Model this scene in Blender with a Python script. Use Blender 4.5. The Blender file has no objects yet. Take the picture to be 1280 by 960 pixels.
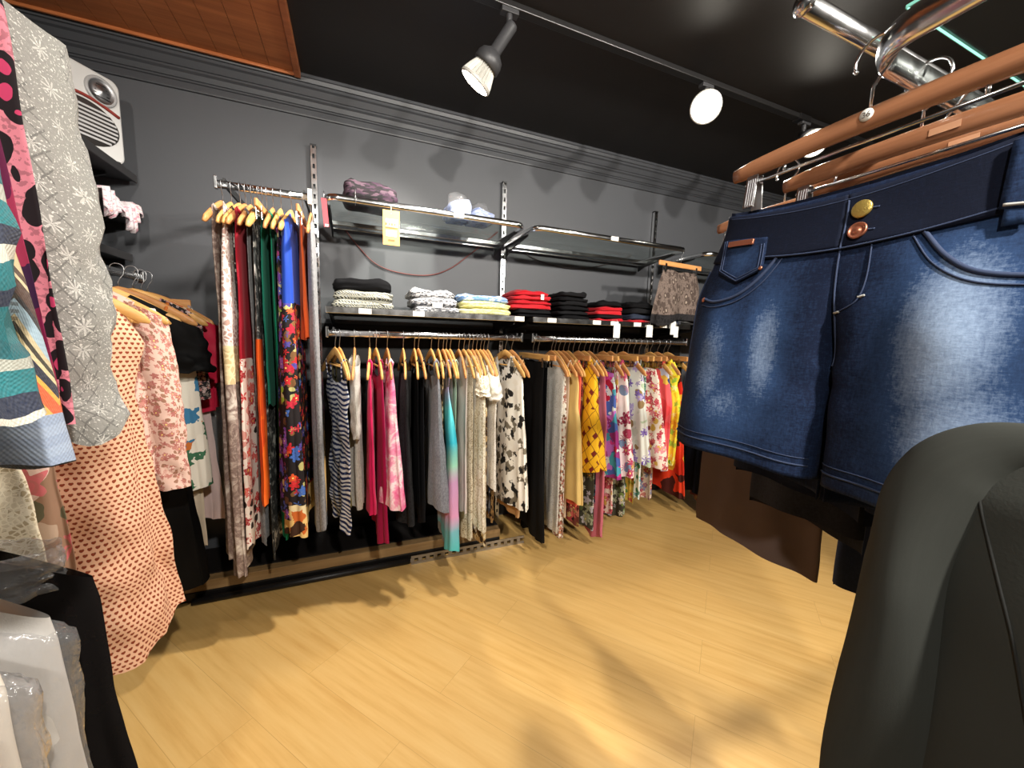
import bpy, bmesh, math, random
from mathutils import Vector, Matrix, noise
PI = math.pi
sc = bpy.context.scene
C = sc.collection

# ------------------------------------------------------------------ camera
CX, CY, FPX, EYE = 640.0, 480.0, 481.0, 1.25
def _n(v): return Vector(v).normalized()
_X = _n((1160, -25, FPX))
_Z = Vector((-110, 3970, FPX)); _Z = (_Z - _X * _Z.dot(_X)).normalized()
_Y = _X.cross(_Z)
ROT = Matrix((_X, _Y, -_Z))                       # camera (right, down, forward) -> world
def ray(px, py): return ROT @ Vector((px - CX, py - CY, FPX))
def PY(px, py, y): r = ray(px, py); return Vector((0, 0, EYE)) + r * (y / r.y)
def PX(px, py, x): r = ray(px, py); return Vector((0, 0, EYE)) + r * (x / r.x)
cam = bpy.data.cameras.new('camera')
cam.sensor_width = 36.0; cam.lens = FPX / 1280.0 * 36.0
cam.clip_start = 0.02; cam.clip_end = 50
co = bpy.data.objects.new('camera', cam); C.objects.link(co)
r_, d_, f_ = ROT.col[0], ROT.col[1], ROT.col[2]
mw = Matrix.Identity(4)
for i in range(3):
    mw[i][0] = r_[i]; mw[i][1] = -d_[i]; mw[i][2] = -f_[i]
mw[2][3] = EYE
co.matrix_world = mw
sc.camera = co

# ------------------------------------------------------------------ world, lights, exposure
w = bpy.data.worlds.new('world'); sc.world = w; w.use_nodes = True
w.node_tree.nodes['Background'].inputs[0].default_value = (0.9, 0.93, 1.0, 1)
w.node_tree.nodes['Background'].inputs[1].default_value = 0.05
vs = sc.view_settings
vs.view_transform = 'Standard'; vs.look = 'None'; vs.gamma = 1.0; vs.use_curve_mapping = False
vs.exposure = 0.9
LAMP_W = 62.0
LAMP_COL = (1.0, 0.94, 0.86)
def spot(name, loc, to, power, ang=115, blend=0.9, size=0.045, parent=None):
    l = bpy.data.lights.new(name, 'SPOT'); l.energy = power; l.color = LAMP_COL
    l.spot_size = math.radians(ang); l.spot_blend = blend; l.shadow_soft_size = size
    o = bpy.data.objects.new(name, l); C.objects.link(o)
    o.rotation_euler = (Vector(to) - Vector(loc)).to_track_quat('-Z', 'Y').to_euler()
    o.location = loc
    return o

# ------------------------------------------------------------------ node helpers
class NT:
    def __init__(s, name):
        s.m = bpy.data.materials.new(name); s.m.use_nodes = True
        s.t = s.m.node_tree; s.t.nodes.clear()
        s.out = s.t.nodes.new('ShaderNodeOutputMaterial')
    def n(s, typ, ins=None, **props):
        nd = s.t.nodes.new('ShaderNode' + typ)
        for k, v in props.items(): setattr(nd, k, v)
        for k, v in (ins or {}).items(): s.put(nd.inputs[k], v)
        return nd
    def put(s, sock, v):
        if isinstance(v, bpy.types.NodeSocket): s.t.links.new(v, sock)
        elif isinstance(v, (tuple, list)) and len(v) == 3 and sock.type == 'RGBA': sock.default_value = (*v, 1)
        else: sock.default_value = v
    def m_(s, op, a, b=0.0, c=0.0): return s.n('Math', {0: a, 1: b, 2: c}, operation=op).outputs[0]
    def v_(s, op, a, b=(0, 0, 0)): return s.n('VectorMath', {0: a, 1: b}, operation=op).outputs[0]
    def lt(s, a, b): return s.m_('LESS_THAN', a, b)
    def gt(s, a, b): return s.m_('GREATER_THAN', a, b)
    def mix(s, f, a, b):
        nd = s.n('Mix', data_type='RGBA'); s.put(nd.inputs[0], f); s.put(nd.inputs[6], a); s.put(nd.inputs[7], b); return nd.outputs[2]
    def noise(s, vec, scale, det=2.0, rough=0.5): return s.n('TexNoise', {'Vector': vec, 'Scale': scale, 'Detail': det, 'Roughness': rough})
    def vor(s, vec, scale, rnd=1.0, feat='F1'): return s.n('TexVoronoi', {'Vector': vec, 'Scale': scale, 'Randomness': rnd}, feature=feat)
    def xyz(s, vec): return s.n('SeparateXYZ', {0: vec}).outputs
    def comb(s, x, y, z=0.0): return s.n('CombineXYZ', {0: x, 1: y, 2: z}).outputs[0]
    def ramp(s, fac, stops, interp='CONSTANT'):
        nd = s.n('ValToRGB', {0: fac}); e = nd.color_ramp; e.interpolation = interp
        while len(e.elements) < len(stops): e.elements.new(0.5)
        for el, (p, c) in zip(e.elements, stops): el.position = p
        for el, (p, c) in zip(e.elements, stops): el.color = (*c, 1)
        return nd.outputs[0]
    def palette(s, fac, cols): return s.ramp(fac, [(i / len(cols), c) for i, c in enumerate(cols)])
    def uv(s, offset=True):
        u = s.n('UVMap').outputs[0]
        if offset:
            r = s.n('ObjectInfo').outputs['Random']
            u = s.v_('ADD', u, s.comb(s.m_('MULTIPLY', r, 7.3), s.m_('MULTIPLY', r, 3.1), s.m_('MULTIPLY', r, 5.0)))
        return u
    def warp(s, vec, scale, amt):
        nz = s.noise(vec, scale, 2).outputs['Color']
        return s.v_('ADD', vec, s.n('VectorMath', {0: s.v_('SUBTRACT', nz, (.5, .5, .5)), 3: amt}, operation='SCALE').outputs[0])
    def done(s, col, rough=0.85, metal=0.0, bump=None, bstr=0.3, bdist=0.002, spec=0.3, sheen=0.0, **kw):
        ins = {'Base Color': col, 'Roughness': rough, 'Metallic': metal, 'Specular IOR Level': spec, 'Sheen Weight': sheen}
        ins.update(kw)
        p = s.n('BsdfPrincipled', ins)
        if bump is not None:
            b = s.n('Bump', {'Height': bump, 'Strength': bstr, 'Distance': bdist}); s.t.links.new(b.outputs[0], p.inputs['Normal'])
        s.t.links.new(p.outputs[0], s.out.inputs[0]); return s.m
def srgb(r, g, b):
    f = lambda c: ((c / 255) / 12.92) if c / 255 <= .04045 else ((c / 255 + .055) / 1.055) ** 2.4
    return (f(r), f(g), f(b))
S = srgb
_cache = {}
def memo(fn):
    def g(*a):
        k = (fn.__name__, repr(a))
        if k not in _cache: _cache[k] = fn(*a)
        return _cache[k]
    return g

# ------------------------------------------------------------------ fabrics
@memo
def plain(col, rough=0.85):
    t = NT('plain_cloth'); v = t.uv()
    nz = t.noise(v, 14, 4, .6).outputs[0]
    c = t.mix(t.m_('MULTIPLY', nz, .35), col, tuple(x * .55 for x in col))
    return t.done(c, rough, bump=t.noise(v, 420, 2).outputs[0], bstr=.25, bdist=.001, sheen=.15 * max(col), spec=.12 + .18 * max(col))
@memo
def melange(col, col2):
    t = NT('melange_knit'); v = t.uv()
    nz = t.noise(t.v_('MULTIPLY', v, (1, .35, 1)), 260, 3, .7).outputs[0]
    c = t.mix(t.ramp(nz, [(.38, (0, 0, 0)), (.62, (1, 1, 1))], 'LINEAR'), col, col2)
    return t.done(c, .9, bump=nz, bstr=.4, bdist=.001, sheen=.2)
def petal(t, v, scale, n, r0, r1, rnd=1.0):
    """flower heads: one per cell, with n petals"""
    vo = t.vor(v, scale, rnd)
    d = t.v_('SUBTRACT', t.n('VectorMath', {0: v, 3: scale}, operation='SCALE').outputs[0],
             t.n('VectorMath', {0: vo.outputs['Position'], 3: scale}, operation='SCALE').outputs[0])
    x = t.xyz(d); th = t.m_('ARCTAN2', x[1], x[0]); rr = t.n('VectorMath', {0: d}, operation='LENGTH').outputs['Value']
    cr = t.xyz(vo.outputs['Color'])
    edge = t.m_('ADD', r0, t.m_('MULTIPLY', r1, t.m_('SINE', t.m_('ADD', t.m_('MULTIPLY', th, n), t.m_('MULTIPLY', cr[2], 6)))))
    return rr, th, edge, cr, vo
@memo
def floral(bg, cols, leaves, scale=22, n=5, cover=.85, core=(.9, .75, .2)):
    t = NT('floral_print'); v = t.uv(); v = t.v_('MULTIPLY', v, (1, 1, 0)); w_ = t.warp(v, scale * 1.5, .35 / scale)
    # leaves
    v2 = t.v_('ADD', w_, (3.7, 1.9, 0)); l = t.vor(v2, scale * 1.25)
    lc = t.xyz(l.outputs['Color'])
    lm = t.m_('MULTIPLY', t.lt(l.outputs['Distance'], .42), t.gt(lc[0], .35))
    c = t.mix(lm, bg, t.palette(lc[1], leaves))
    for k, (sc_, off, cut) in enumerate(((scale, (0, 0, 0), 1 - cover), (scale * 1.35, (5.3, 8.1, 0), .45))):
        rr, th, e, cr, vo = petal(t, t.v_('ADD', w_, off), sc_, n, .40, .10)
        fm = t.m_('MULTIPLY', t.lt(rr, e), t.gt(cr[0], cut))
        pc = t.palette(cr[1], cols)
        shade = t.m_('MULTIPLY', t.gt(t.m_('SINE', t.m_('ADD', t.m_('MULTIPLY', rr, 34), t.m_('MULTIPLY', th, 2))), .35), .45)
        pc = t.mix(shade, pc, t.mix(.5, bg, pc))
        pc = t.mix(t.lt(rr, .10), pc, core)
        c = t.mix(fm, c, pc)
    return t.done(c, .8, bump=t.noise(v, 300, 2).outputs[0], bstr=.15, bdist=.001)
@memo
def blotch(cols, scale=14, dist=.06, stretch=(1, 1, 1)):
    """large abstract print: colour patches with wandering edges"""
    t = NT('abstract_print'); v = t.v_('MULTIPLY', t.uv(), stretch); w_ = t.warp(t.warp(v, scale, dist), scale * 2.4, dist * .6)
    vo = t.vor(w_, scale); c = t.palette(t.xyz(vo.outputs['Color'])[0], cols)
    return t.done(c, .8)
@memo
def marble(c1, c2, c3, scale=12):
    t = NT('marbled_print'); v = t.uv(); w_ = t.warp(v, scale * .8, .12)
    nz = t.noise(w_, scale, 5, .65).outputs[0]
    c = t.ramp(nz, [(.30, c1), (.44, c2), (.5, c3), (.56, c2), (.68, c1)], 'LINEAR')
    return t.done(c, .8)
@memo
def stripes(c1, c2, width=.022, wob=.006, rot=0.0):
    t = NT('striped_cloth'); v = t.uv(False); w_ = t.warp(v, 9, wob * 4)
    x = t.xyz(w_); a = t.m_('ADD', t.m_('MULTIPLY', x[1], math.cos(rot)), t.m_('MULTIPLY', x[0], math.sin(rot)))
    f = t.gt(t.m_('FRACT', t.m_('DIVIDE', a, width)), .5)
    nz = t.gt(t.noise(v, 60, 3).outputs[0], .60)
    c = t.mix(f, c1, c2); c = t.mix(t.m_('MULTIPLY', nz, .35), c, S(110, 140, 190))
    return t.done(c, .85)
@memo
def bands(stops, period, zig=0.0, zigp=.1, knit=True, speck=0.0):
    """knit bands with chevron points; stops are fractions of one period"""
    t = NT('banded_knit'); v = t.uv(False); x = t.xyz(v)
    tri = t.m_('ABSOLUTE', t.m_('SUBTRACT', t.m_('FRACT', t.m_('DIVIDE', x[0], zigp)), .5))
    y = t.m_('ADD', x[1], t.m_('MULTIPLY', tri, zig))
    c = t.ramp(t.m_('FRACT', t.m_('DIVIDE', y, period)), stops)
    rib = t.m_('SINE', t.m_('MULTIPLY', x[0], 1500)); row = t.m_('SINE', t.m_('MULTIPLY', y, 1300))
    fz = t.noise(v, 300, 3).outputs[0]
    if zig:
        hole = t.m_('MULTIPLY', t.lt(tri, .035), t.gt(t.m_('FRACT', t.m_('DIVIDE', x[1], .007)), .5))
        c = t.mix(t.m_('MULTIPLY', hole, .6), c, S(80, 66, 50))
    c = t.mix(t.m_('MULTIPLY', fz, .10), c, (.9, .9, .85))
    h = t.m_('ADD', t.m_('MULTIPLY', rib, row), fz)
    return t.done(c, .95, bump=h, bstr=.3, bdist=.001, sheen=.1)
@memo
def leopard(bg, spotc, inner, scale=45):
    t = NT('leopard_print'); v = t.uv(); w_ = t.warp(v, scale, .4 / scale)
    vo = t.vor(t.v_('MULTIPLY', w_, (1, .62, 1)), scale); d = vo.outputs['Distance']; k = t.xyz(vo.outputs['Color'])
    spk = t.gt(t.noise(v, 160, 3).outputs[0], .55)
    b = t.mix(t.m_('MULTIPLY', spk, .6), bg, tuple(x * .35 for x in bg))
    c = t.mix(t.lt(d, .46), b, spotc)
    c = t.mix(t.m_('MULTIPLY', t.lt(d, .22), t.gt(k[0], .45)), c, inner)
    return t.done(c, .85)
@memo
def hearts(bg, c1, size=.013):
    t = NT('heart_print'); v = t.uv(False); x = t.xyz(v)
    row = t.m_('FLOOR', t.m_('DIVIDE', x[1], size)); sh = t.m_('MULTIPLY', t.m_('MODULO', row, 2.0), .5)
    ux = t.m_('SUBTRACT', t.m_('FRACT', t.m_('ADD', t.m_('DIVIDE', x[0], size * 1.15), sh)), .5)
    uy = t.m_('SUBTRACT', t.m_('FRACT', t.m_('DIVIDE', x[1], size)), .48)
    X = t.m_('MULTIPLY', ux, 3.6); Y = t.m_('MULTIPLY', uy, 3.6)
    q = t.m_('SUBTRACT', t.m_('ADD', t.m_('MULTIPLY', X, X), t.m_('MULTIPLY', Y, Y)), 1.0)
    q3 = t.m_('MULTIPLY', t.m_('MULTIPLY', q, q), q)
    r = t.m_('SUBTRACT', q3, t.m_('MULTIPLY', t.m_('MULTIPLY', X, X), t.m_('MULTIPLY', Y, t.m_('MULTIPLY', Y, Y))))
    c = t.mix(t.lt(r, 0.0), bg, c1)
    return t.done(c, .85, bump=t.noise(v, 200, 2).outputs[0], bstr=.2, bdist=.001)
@memo
def lace(c1, c2, scale=70):
    t = NT('lace_cloth'); v = t.uv(); w_ = t.warp(v, scale * .6, .4 / scale)
    vo = t.vor(w_, scale, 1, 'DISTANCE_TO_EDGE'); d = vo.outputs['Distance']
    pt = t.vor(w_, scale * .28).outputs['Distance']
    h = t.m_('ADD', t.m_('MULTIPLY', t.gt(d, .08), -.6), t.m_('MULTIPLY', t.lt(pt, .45), .9))
    c = t.mix(t.m_('MULTIPLY', t.gt(d, .13), t.m_('ADD', .35, t.m_('MULTIPLY', t.gt(pt, .45), .55))), c1, c2)
    return t.done(c, .9, bump=h, bstr=.6, bdist=.002)
@memo
def snowflake(bg, bg2, wh):
    t = NT('snowflake_knit'); v = t.uv(); sc_ = 21.0
    vv = t.v_('MULTIPLY', v, (1, 1, 0))
    rr, th, e, cr, vo = petal(t, vv, sc_, 8, .17, .13, .2)
    m = t.m_('MULTIPLY', t.lt(rr, e), t.gt(rr, .05))
    x = t.xyz(v); k = 19.0
    l1 = t.lt(t.m_('ABSOLUTE', t.m_('SUBTRACT', t.m_('FRACT', t.m_('MULTIPLY', t.m_('ADD', x[0], x[1]), k * 2)), .5)), .06)
    l2 = t.lt(t.m_('ABSOLUTE', t.m_('SUBTRACT', t.m_('FRACT', t.m_('MULTIPLY', t.m_('SUBTRACT', x[0], x[1]), k * 2)), .5)), .06)
    zone = t.gt(t.m_('SINE', t.m_('MULTIPLY', x[0], 42)), -.2)
    ln = t.m_('MULTIPLY', t.m_('MAXIMUM', l1, l2), zone)
    fz = t.noise(v, 240, 4, .7).outputs[0]
    c = t.mix(fz, bg, bg2); c = t.mix(t.m_('MULTIPLY', ln, .8), c, tuple(q * .7 for q in bg2)); c = t.mix(t.m_('MULTIPLY', m, .5), c, wh)
    sp = t.gt(t.noise(v, 330, 1).outputs[0], .64); c = t.mix(t.m_('MULTIPLY', sp, .7), c, wh)
    return t.done(c, .95, bump=fz, bstr=.6, bdist=.002, sheen=.3)
@memo
def check(c1, c2, size=.02):
    t = NT('checked_cloth'); v = t.warp(t.uv(False), 20, .006)
    k = t.n('TexChecker', {'Vector': v, 'Color1': c1, 'Color2': c2, 'Scale': 1 / size}).outputs[0]
    nz = t.noise(v, 40, 4).outputs[0]
    return t.done(t.mix(t.m_('MULTIPLY', nz, .4), k, (.25, .25, .27)), .85)
@memo
def geo(bg, line, fill, size=.075):
    """diagonal line lattice with small filled blocks"""
    t = NT('geometric_print'); v = t.warp(t.uv(), 8, .03); x = t.xyz(v)
    a = t.m_('DIVIDE', t.m_('ADD', x[0], t.m_('MULTIPLY', x[1], .8)), size); b = t.m_('DIVIDE', t.m_('SUBTRACT', x[0], t.m_('MULTIPLY', x[1], .8)), size)
    fa = t.m_('FRACT', a); fb = t.m_('FRACT', b)
    ln = t.m_('MAXIMUM', t.lt(fa, .06), t.lt(fb, .06))
    blk = t.m_('MULTIPLY', t.m_('MULTIPLY', t.gt(fa, .55), t.gt(fb, .62)), t.gt(t.noise(v, 9, 0).outputs[0], .47))
    c = t.mix(ln, bg, line); c = t.mix(blk, c, fill)
    return t.done(c, .75)
@memo
def colourblock(stops):
    t = NT('colour_block_print'); v = t.uv(False); x = t.xyz(v)
    y = t.m_('ADD', t.m_('MULTIPLY', x[1], -1.0), t.m_('MULTIPLY', x[0], .25))
    nz = t.noise(v, 7, 2).outputs[0]
    c = t.ramp(t.m_('ADD', y, t.m_('MULTIPLY', nz, .06)), stops, 'LINEAR')
    return t.done(c, .6)
@memo
def denim(dark, mid, light, fades, scale=1.0):
    """blue twill; fades = (x, z, rx, rz, amount) washed patches in the cloth, in the garment's own metres"""
    t = NT('denim'); o = t.n('TexCoord').outputs['Object']; x = t.xyz(o)
    f = None
    for (a, b, ra, rb, am) in fades:
        dx = t.m_('DIVIDE', t.m_('SUBTRACT', x[0], a), ra); dz = t.m_('DIVIDE', t.m_('SUBTRACT', x[2], b), rb)
        g = t.m_('MULTIPLY', am, t.m_('EXPONENT', t.m_('MULTIPLY', -1.0, t.m_('ADD', t.m_('MULTIPLY', dx, dx), t.m_('MULTIPLY', dz, dz)))))
        f = g if f is None else t.m_('MAXIMUM', f, g)
    v = t.v_('MULTIPLY', o, (1, 1, .3))
    slub = t.noise(v, 330, 4, .7).outputs[0]
    cross = t.noise(t.v_('MULTIPLY', o, (.3, .3, 1)), 380, 3, .7).outputs[0]
    big = t.noise(o, 16, 4, .6).outputs[0]
    wear = t.m_('ADD', t.m_('MULTIPLY', t.m_('SUBTRACT', t.m_('ADD', slub, cross), 1.0), .42), t.m_('MULTIPLY', t.m_('SUBTRACT', big, .5), .25))
    fac = t.m_('ADD', f if f is not None else .12, wear) if f is not None else t.m_('ADD', .12, wear)
    c = t.ramp(fac, [(0.0, dark), (.45, mid), (1.0, light)], 'LINEAR')
    return t.done(c, .88, bump=t.m_('ADD', slub, cross), bstr=.35, bdist=.0008, spec=.2)
# ------------------------------------------------------------------ hard materials
def hard(name, col, rough=.5, metal=0.0, var=.15, scale=20, spec=.5, stretch=(1, 1, 1), bstr=0.0, bscale=200, **kw):
    t = NT(name); o = t.n('TexCoord').outputs['Object']; o = t.v_('MULTIPLY', o, stretch)
    nz = t.noise(o, scale, 4, .6).outputs[0]
    c = t.mix(t.m_('MULTIPLY', nz, var * 2), col, tuple(x * .5 for x in col))
    b = t.noise(o, bscale, 3).outputs[0] if bstr else None
    return t.done(c, rough, metal, spec=spec, bump=b, bstr=bstr, bdist=.001, **kw)
def chrome_mat():
    t = NT('chrome'); o = t.n('TexCoord').outputs['Object']
    nz = t.noise(o, 30, 4).outputs[0]
    return t.done((.78, .79, .80), t.m_('ADD', .08, t.m_('MULTIPLY', nz, .16)), 1.0)
CHROME = chrome_mat()
STEEL = hard('dull_steel', (.42, .42, .43), .35, 1.0)
BLACKM = hard('black_metal', S(24, 24, 25), .45)
LAMPM = hard('lamp_charcoal', S(58, 58, 60), .45)
BULBM = hard('bulb_grey', S(190, 188, 180), .4)
LABELW = hard('white_label', S(235, 235, 228), .6, var=.05)
def emit(name, col, s_):
    t = NT(name); e = t.n('Emission', {'Color': col, 'Strength': s_}); t.t.links.new(e.outputs[0], t.out.inputs[0]); return t.m
LENS = emit('lit_lamp_lens', (1, .93, .80), 22.0)
def wood(name, c1, c2, rough=.4, scale=1.0):
    t = NT(name); o = t.n('TexCoord').outputs['Object']; r = t.n('ObjectInfo').outputs['Random']
    o = t.v_('ADD', o, t.comb(r, t.m_('MULTIPLY', r, 3), r)); o = t.v_('MULTIPLY', o, (4 * scale, 60 * scale, 60 * scale))
    nz = t.noise(o, 1.0, 5, .6).outputs[0]
    c = t.mix(t.ramp(nz, [(.3, (0, 0, 0)), (.7, (1, 1, 1))], 'LINEAR'), c1, c2)
    return t.done(c, rough, bump=nz, bstr=.08, bdist=.001)
W_PALE = wood('pale_wood', S(226, 178, 108), S(200, 148, 82))
W_TAN = wood('tan_wood', S(212, 156, 98), S(190, 128, 74))
W_RED = wood('reddish_wood', S(156, 108, 78), S(122, 80, 54), .2)
def clear_mat(name, tint=(1, 1, 1), gl=.25, rough=.08, bump=0.0, bsc=40, milky=0.0):
    t = NT(name); o = t.n('TexCoord').outputs['Object']
    tr = t.n('BsdfTransparent', {'Color': tint}); g = t.n('BsdfGlossy', {'Color': (1, 1, 1), 'Roughness': rough})
    fr = t.n('LayerWeight', {'Blend': .5})
    if bump:
        nz = t.noise(t.warp(o, bsc * .5, .05), bsc, 3, .6).outputs[0]
        b = t.n('Bump', {'Height': nz, 'Strength': bump, 'Distance': .01})
        t.t.links.new(b.outputs[0], g.inputs['Normal']); t.t.links.new(b.outputs[0], fr.inputs['Normal'])
    fac = t.m_('ADD', .05, t.m_('MULTIPLY', t.m_('POWER', fr.outputs['Facing'], 4.0), gl * 3))
    mx = t.n('MixShader'); t.t.links.new(fac, mx.inputs[0]); t.t.links.new(tr.outputs[0], mx.inputs[1]); t.t.links.new(g.outputs[0], mx.inputs[2])
    last = mx
    if milky:
        d = t.n('BsdfDiffuse', {'Color': (.85, .85, .85)}); m2 = t.n('MixShader', {0: milky})
        t.t.links.new(mx.outputs[0], m2.inputs[1]); t.t.links.new(d.outputs[0], m2.inputs[2]); last = m2
    t.t.links.new(last.outputs[0], t.out.inputs[0]); return t.m
GLASS = clear_mat('shelf_glass', (.90, .935, .92), .12, .03)
GLASSEDGE = hard('glass_edge', S(120, 190, 175), .15)
PVC = clear_mat('clear_plastic', (.92, .92, .93), .26, .12, .9, 26, .09)
def sheer_mat(name, col, op):
    t = NT(name); tr = t.n('BsdfTransparent'); d = t.n('BsdfDiffuse', {'Color': col}); v = t.uv()
    nz = t.noise(v, 30, 4).outputs[0]
    m = t.n('MixShader', {0: t.m_('ADD', op - .1, t.m_('MULTIPLY', nz, .2)), 1: tr.outputs[0], 2: d.outputs[0]})
    t.t.links.new(m.outputs[0], t.out.inputs[0]); return t.m

# ------------------------------------------------------------------ mesh helpers
class MB:
    def __init__(s): s.v = []; s.f = []; s.uv = []
    def grid(s, fn, nu, nv, closeu=False, flip=False):
        """fn(i, j) -> (co, uv); i along u 0..nu, j along v 0..nv"""
        b = len(s.v); w_ = nu + 1
        for j in range(nv + 1):
            for i in range(w_):
                c, u = fn(i, j); s.v.append(tuple(c)); s.uv.append(u)
        for j in range(nv):
            for i in range(nu):
                q = (b + j * w_ + i, b + j * w_ + i + 1, b + (j + 1) * w_ + i + 1, b + (j + 1) * w_ + i)
                s.f.append(q[::-1] if flip else q)
    def box(s, c, d, rot=None):
        b = len(s.v); c = Vector(c)
        for x in (-.5, .5):
            for y in (-.5, .5):
                for z in (-.5, .5):
                    p = Vector((x * d[0], y * d[1], z * d[2]))
                    if rot: p = rot @ p
                    s.v.append(tuple(c + p)); s.uv.append((p.x + p.y, p.z))
        for q in ((0, 1, 3, 2), (4, 6, 7, 5), (0, 4, 5, 1), (2, 3, 7, 6), (0, 2, 6, 4), (1, 5, 7, 3)): s.f.append(tuple(b + k for k in q))
    def tube(s, pts, r, n=8, caps=True, sect=None, up=None):
        """sweep a round (or sect=(a,b) oval) section along pts; r may be a list"""
        pts = [Vector(p) for p in pts]; b = len(s.v); N = len(pts)
        tg = [(pts[min(i + 1, N - 1)] - pts[max(i - 1, 0)]).normalized() for i in range(N)]
        a = Vector(up) if up else (Vector((0, 0, 1)) if abs(tg[0].z) < .9 else Vector((1, 0, 0)))
        ln = 0
        for i in range(N):
            t_ = tg[i]; a = (a - t_ * a.dot(t_)).normalized(); c = t_.cross(a)
            if i: ln += (pts[i] - pts[i - 1]).length
            ra, rb = sect[i] if isinstance(sect, list) else (sect if sect else (1, 1))
            rr = r[i] if isinstance(r, (list, tuple)) else r
            for k in range(n):
                th = 2 * PI * k / n
                s.v.append(tuple(pts[i] + a * (math.cos(th) * rr * ra) + c * (math.sin(th) * rr * rb))); s.uv.append((k / n * 2 * PI * rr, ln))
        for i in range(N - 1):
            for k in range(n):
                k2 = (k + 1) % n; s.f.append((b + i * n + k, b + i * n + k2, b + (i + 1) * n + k2, b + (i + 1) * n + k))
        if caps:
            s.f.append(tuple(b + k for k in reversed(range(n)))); s.f.append(tuple(b + (N - 1) * n + k for k in range(n)))
    def lathe(s, prof, n=24, mat=None, cap0=False, cap1=False):
        """profile of (r, z) about local z, through matrix mat"""
        b = len(s.v); mat = mat or Matrix.Identity(4)
        for (r, z) in prof:
            for k in range(n):
                th = 2 * PI * k / n; s.v.append(tuple(mat @ Vector((r * math.cos(th), r * math.sin(th), z)))); s.uv.append((k / n, z))
        for i in range(len(prof) - 1):
            for k in range(n):
                k2 = (k + 1) % n; s.f.append((b + i * n + k, b + i * n + k2, b + (i + 1) * n + k2, b + (i + 1) * n + k))
        if cap0: s.f.append(tuple(b + k for k in reversed(range(n))))
        if cap1: s.f.append(tuple(b + (len(prof) - 1) * n + k for k in range(n)))
    def prism(s, poly, a, b_, axis='x'):
        """extrude a closed 2-D outline between a and b_ along an axis"""
        k = len(s.v); n = len(poly)
        for t_ in (a, b_):
            for (p, q) in poly:
                s.v.append((t_, p, q) if axis == 'x' else ((p, t_, q) if axis == 'y' else (p, q, t_))); s.uv.append((p + t_, q))
        for i in range(n):
            j = (i + 1) % n; s.f.append((k + i, k + j, k + n + j, k + n + i))
        s.f.append(tuple(k + i for i in reversed(range(n)))); s.f.append(tuple(k + n + i for i in range(n)))
    def build(s, name, mat, parent=None, loc=(0, 0, 0), rz=0.0, smooth=True, bevel=0.0, solid=0.0, sub=0):
        me = bpy.data.meshes.new(name); me.from_pydata(s.v, [], s.f); me.update()
        uvl = me.uv_layers.new(name='UVMap')
        for lp in me.loops: uvl.data[lp.index].uv = s.uv[lp.vertex_index][:2]
        bm = bmesh.new(); bm.from_mesh(me); bmesh.ops.recalc_face_normals(bm, faces=bm.faces); bm.to_mesh(me); bm.free()
        if smooth:
            for p in me.polygons: p.use_smooth = True
        me.materials.append(mat)
        o = bpy.data.objects.new(name, me); C.objects.link(o); o.location = loc; o.rotation_euler = (0, 0, rz)
        if parent: o.parent = parent
        if solid:
            m = o.modifiers.new('thickness', 'SOLIDIFY'); m.thickness = solid; m.offset = 0
        if bevel:
            m = o.modifiers.new('bevel', 'BEVEL'); m.width = bevel; m.segments = 2; m.limit_method = 'ANGLE'; m.angle_limit = .6
        if sub:
            m = o.modifiers.new('sub', 'SUBSURF'); m.levels = sub; m.render_levels = sub
        if smooth and bevel: me.set_sharp_from_angle(angle=.9) if hasattr(me, 'set_sharp_from_angle') else None
        return o
def tag(o, label=None, cat=None, group=None, kind=None):
    if label: o['label'] = label
    if cat: o['category'] = cat
    if group: o['group'] = group
    if kind: o['kind'] = kind
    return o
def empty(name, loc, label=None, cat=None, group=None, rz=0.0):
    o = bpy.data.objects.new(name, None); C.objects.link(o); o.location = loc; o.rotation_euler = (0, 0, rz); o.empty_display_size = .05
    return tag(o, label, cat, group)
def copy_tree(o, parent=None):
    c = o.copy(); C.objects.link(c)
    if parent: c.parent = parent
    for ch in list(o.children): copy_tree(ch, c)
    return c
def lerp_prof(prof, f, k):
    for a, b in zip(prof, prof[1:]):
        if f <= b[0]:
            q = (f - a[0]) / max(1e-6, b[0] - a[0]); q = q * q * (3 - 2 * q) * .5 + q * .5
            return a[k] + (b[k] - a[k]) * q
    return prof[-1][k]

# ------------------------------------------------------------------ the room
XL, XR, YB, YF, ZC = -1.25, 3.75, 2.42, -2.3, 2.52
RY = 1.95                                            # hanging rails of the back wall
def wallmat(name, col, rough=.6, spec=.3):
    t = NT(name); o = t.n('TexCoord').outputs['Object']
    n1 = t.noise(o, 1.3, 5, .6).outputs[0]; n2 = t.noise(o, 40, 3).outputs[0]
    sc_ = t.gt(t.noise(t.v_('MULTIPLY', o, (3, 3, 16)), 4, 4, .7).outputs[0], .72)
    c = t.mix(t.m_('MULTIPLY', n1, .5), col, tuple(x * .72 for x in col)); c = t.mix(t.m_('MULTIPLY', sc_, .25), c, tuple(min(1, x * 1.7) for x in col))
    return t.done(c, rough, spec=spec, bump=n2, bstr=.12, bdist=.002)
M_WALL = wallmat('dark_grey_wall_paint', S(82, 84, 88), .5, .4)
M_CEIL = wallmat('black_ceiling_paint', S(31, 28, 27), .52, .4)
M_CORN = wallmat('cornice_paint', S(66, 68, 72), .4, .5)
M_BLACK = wallmat('black_panel', S(22, 21, 21), .5, .3)
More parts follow.
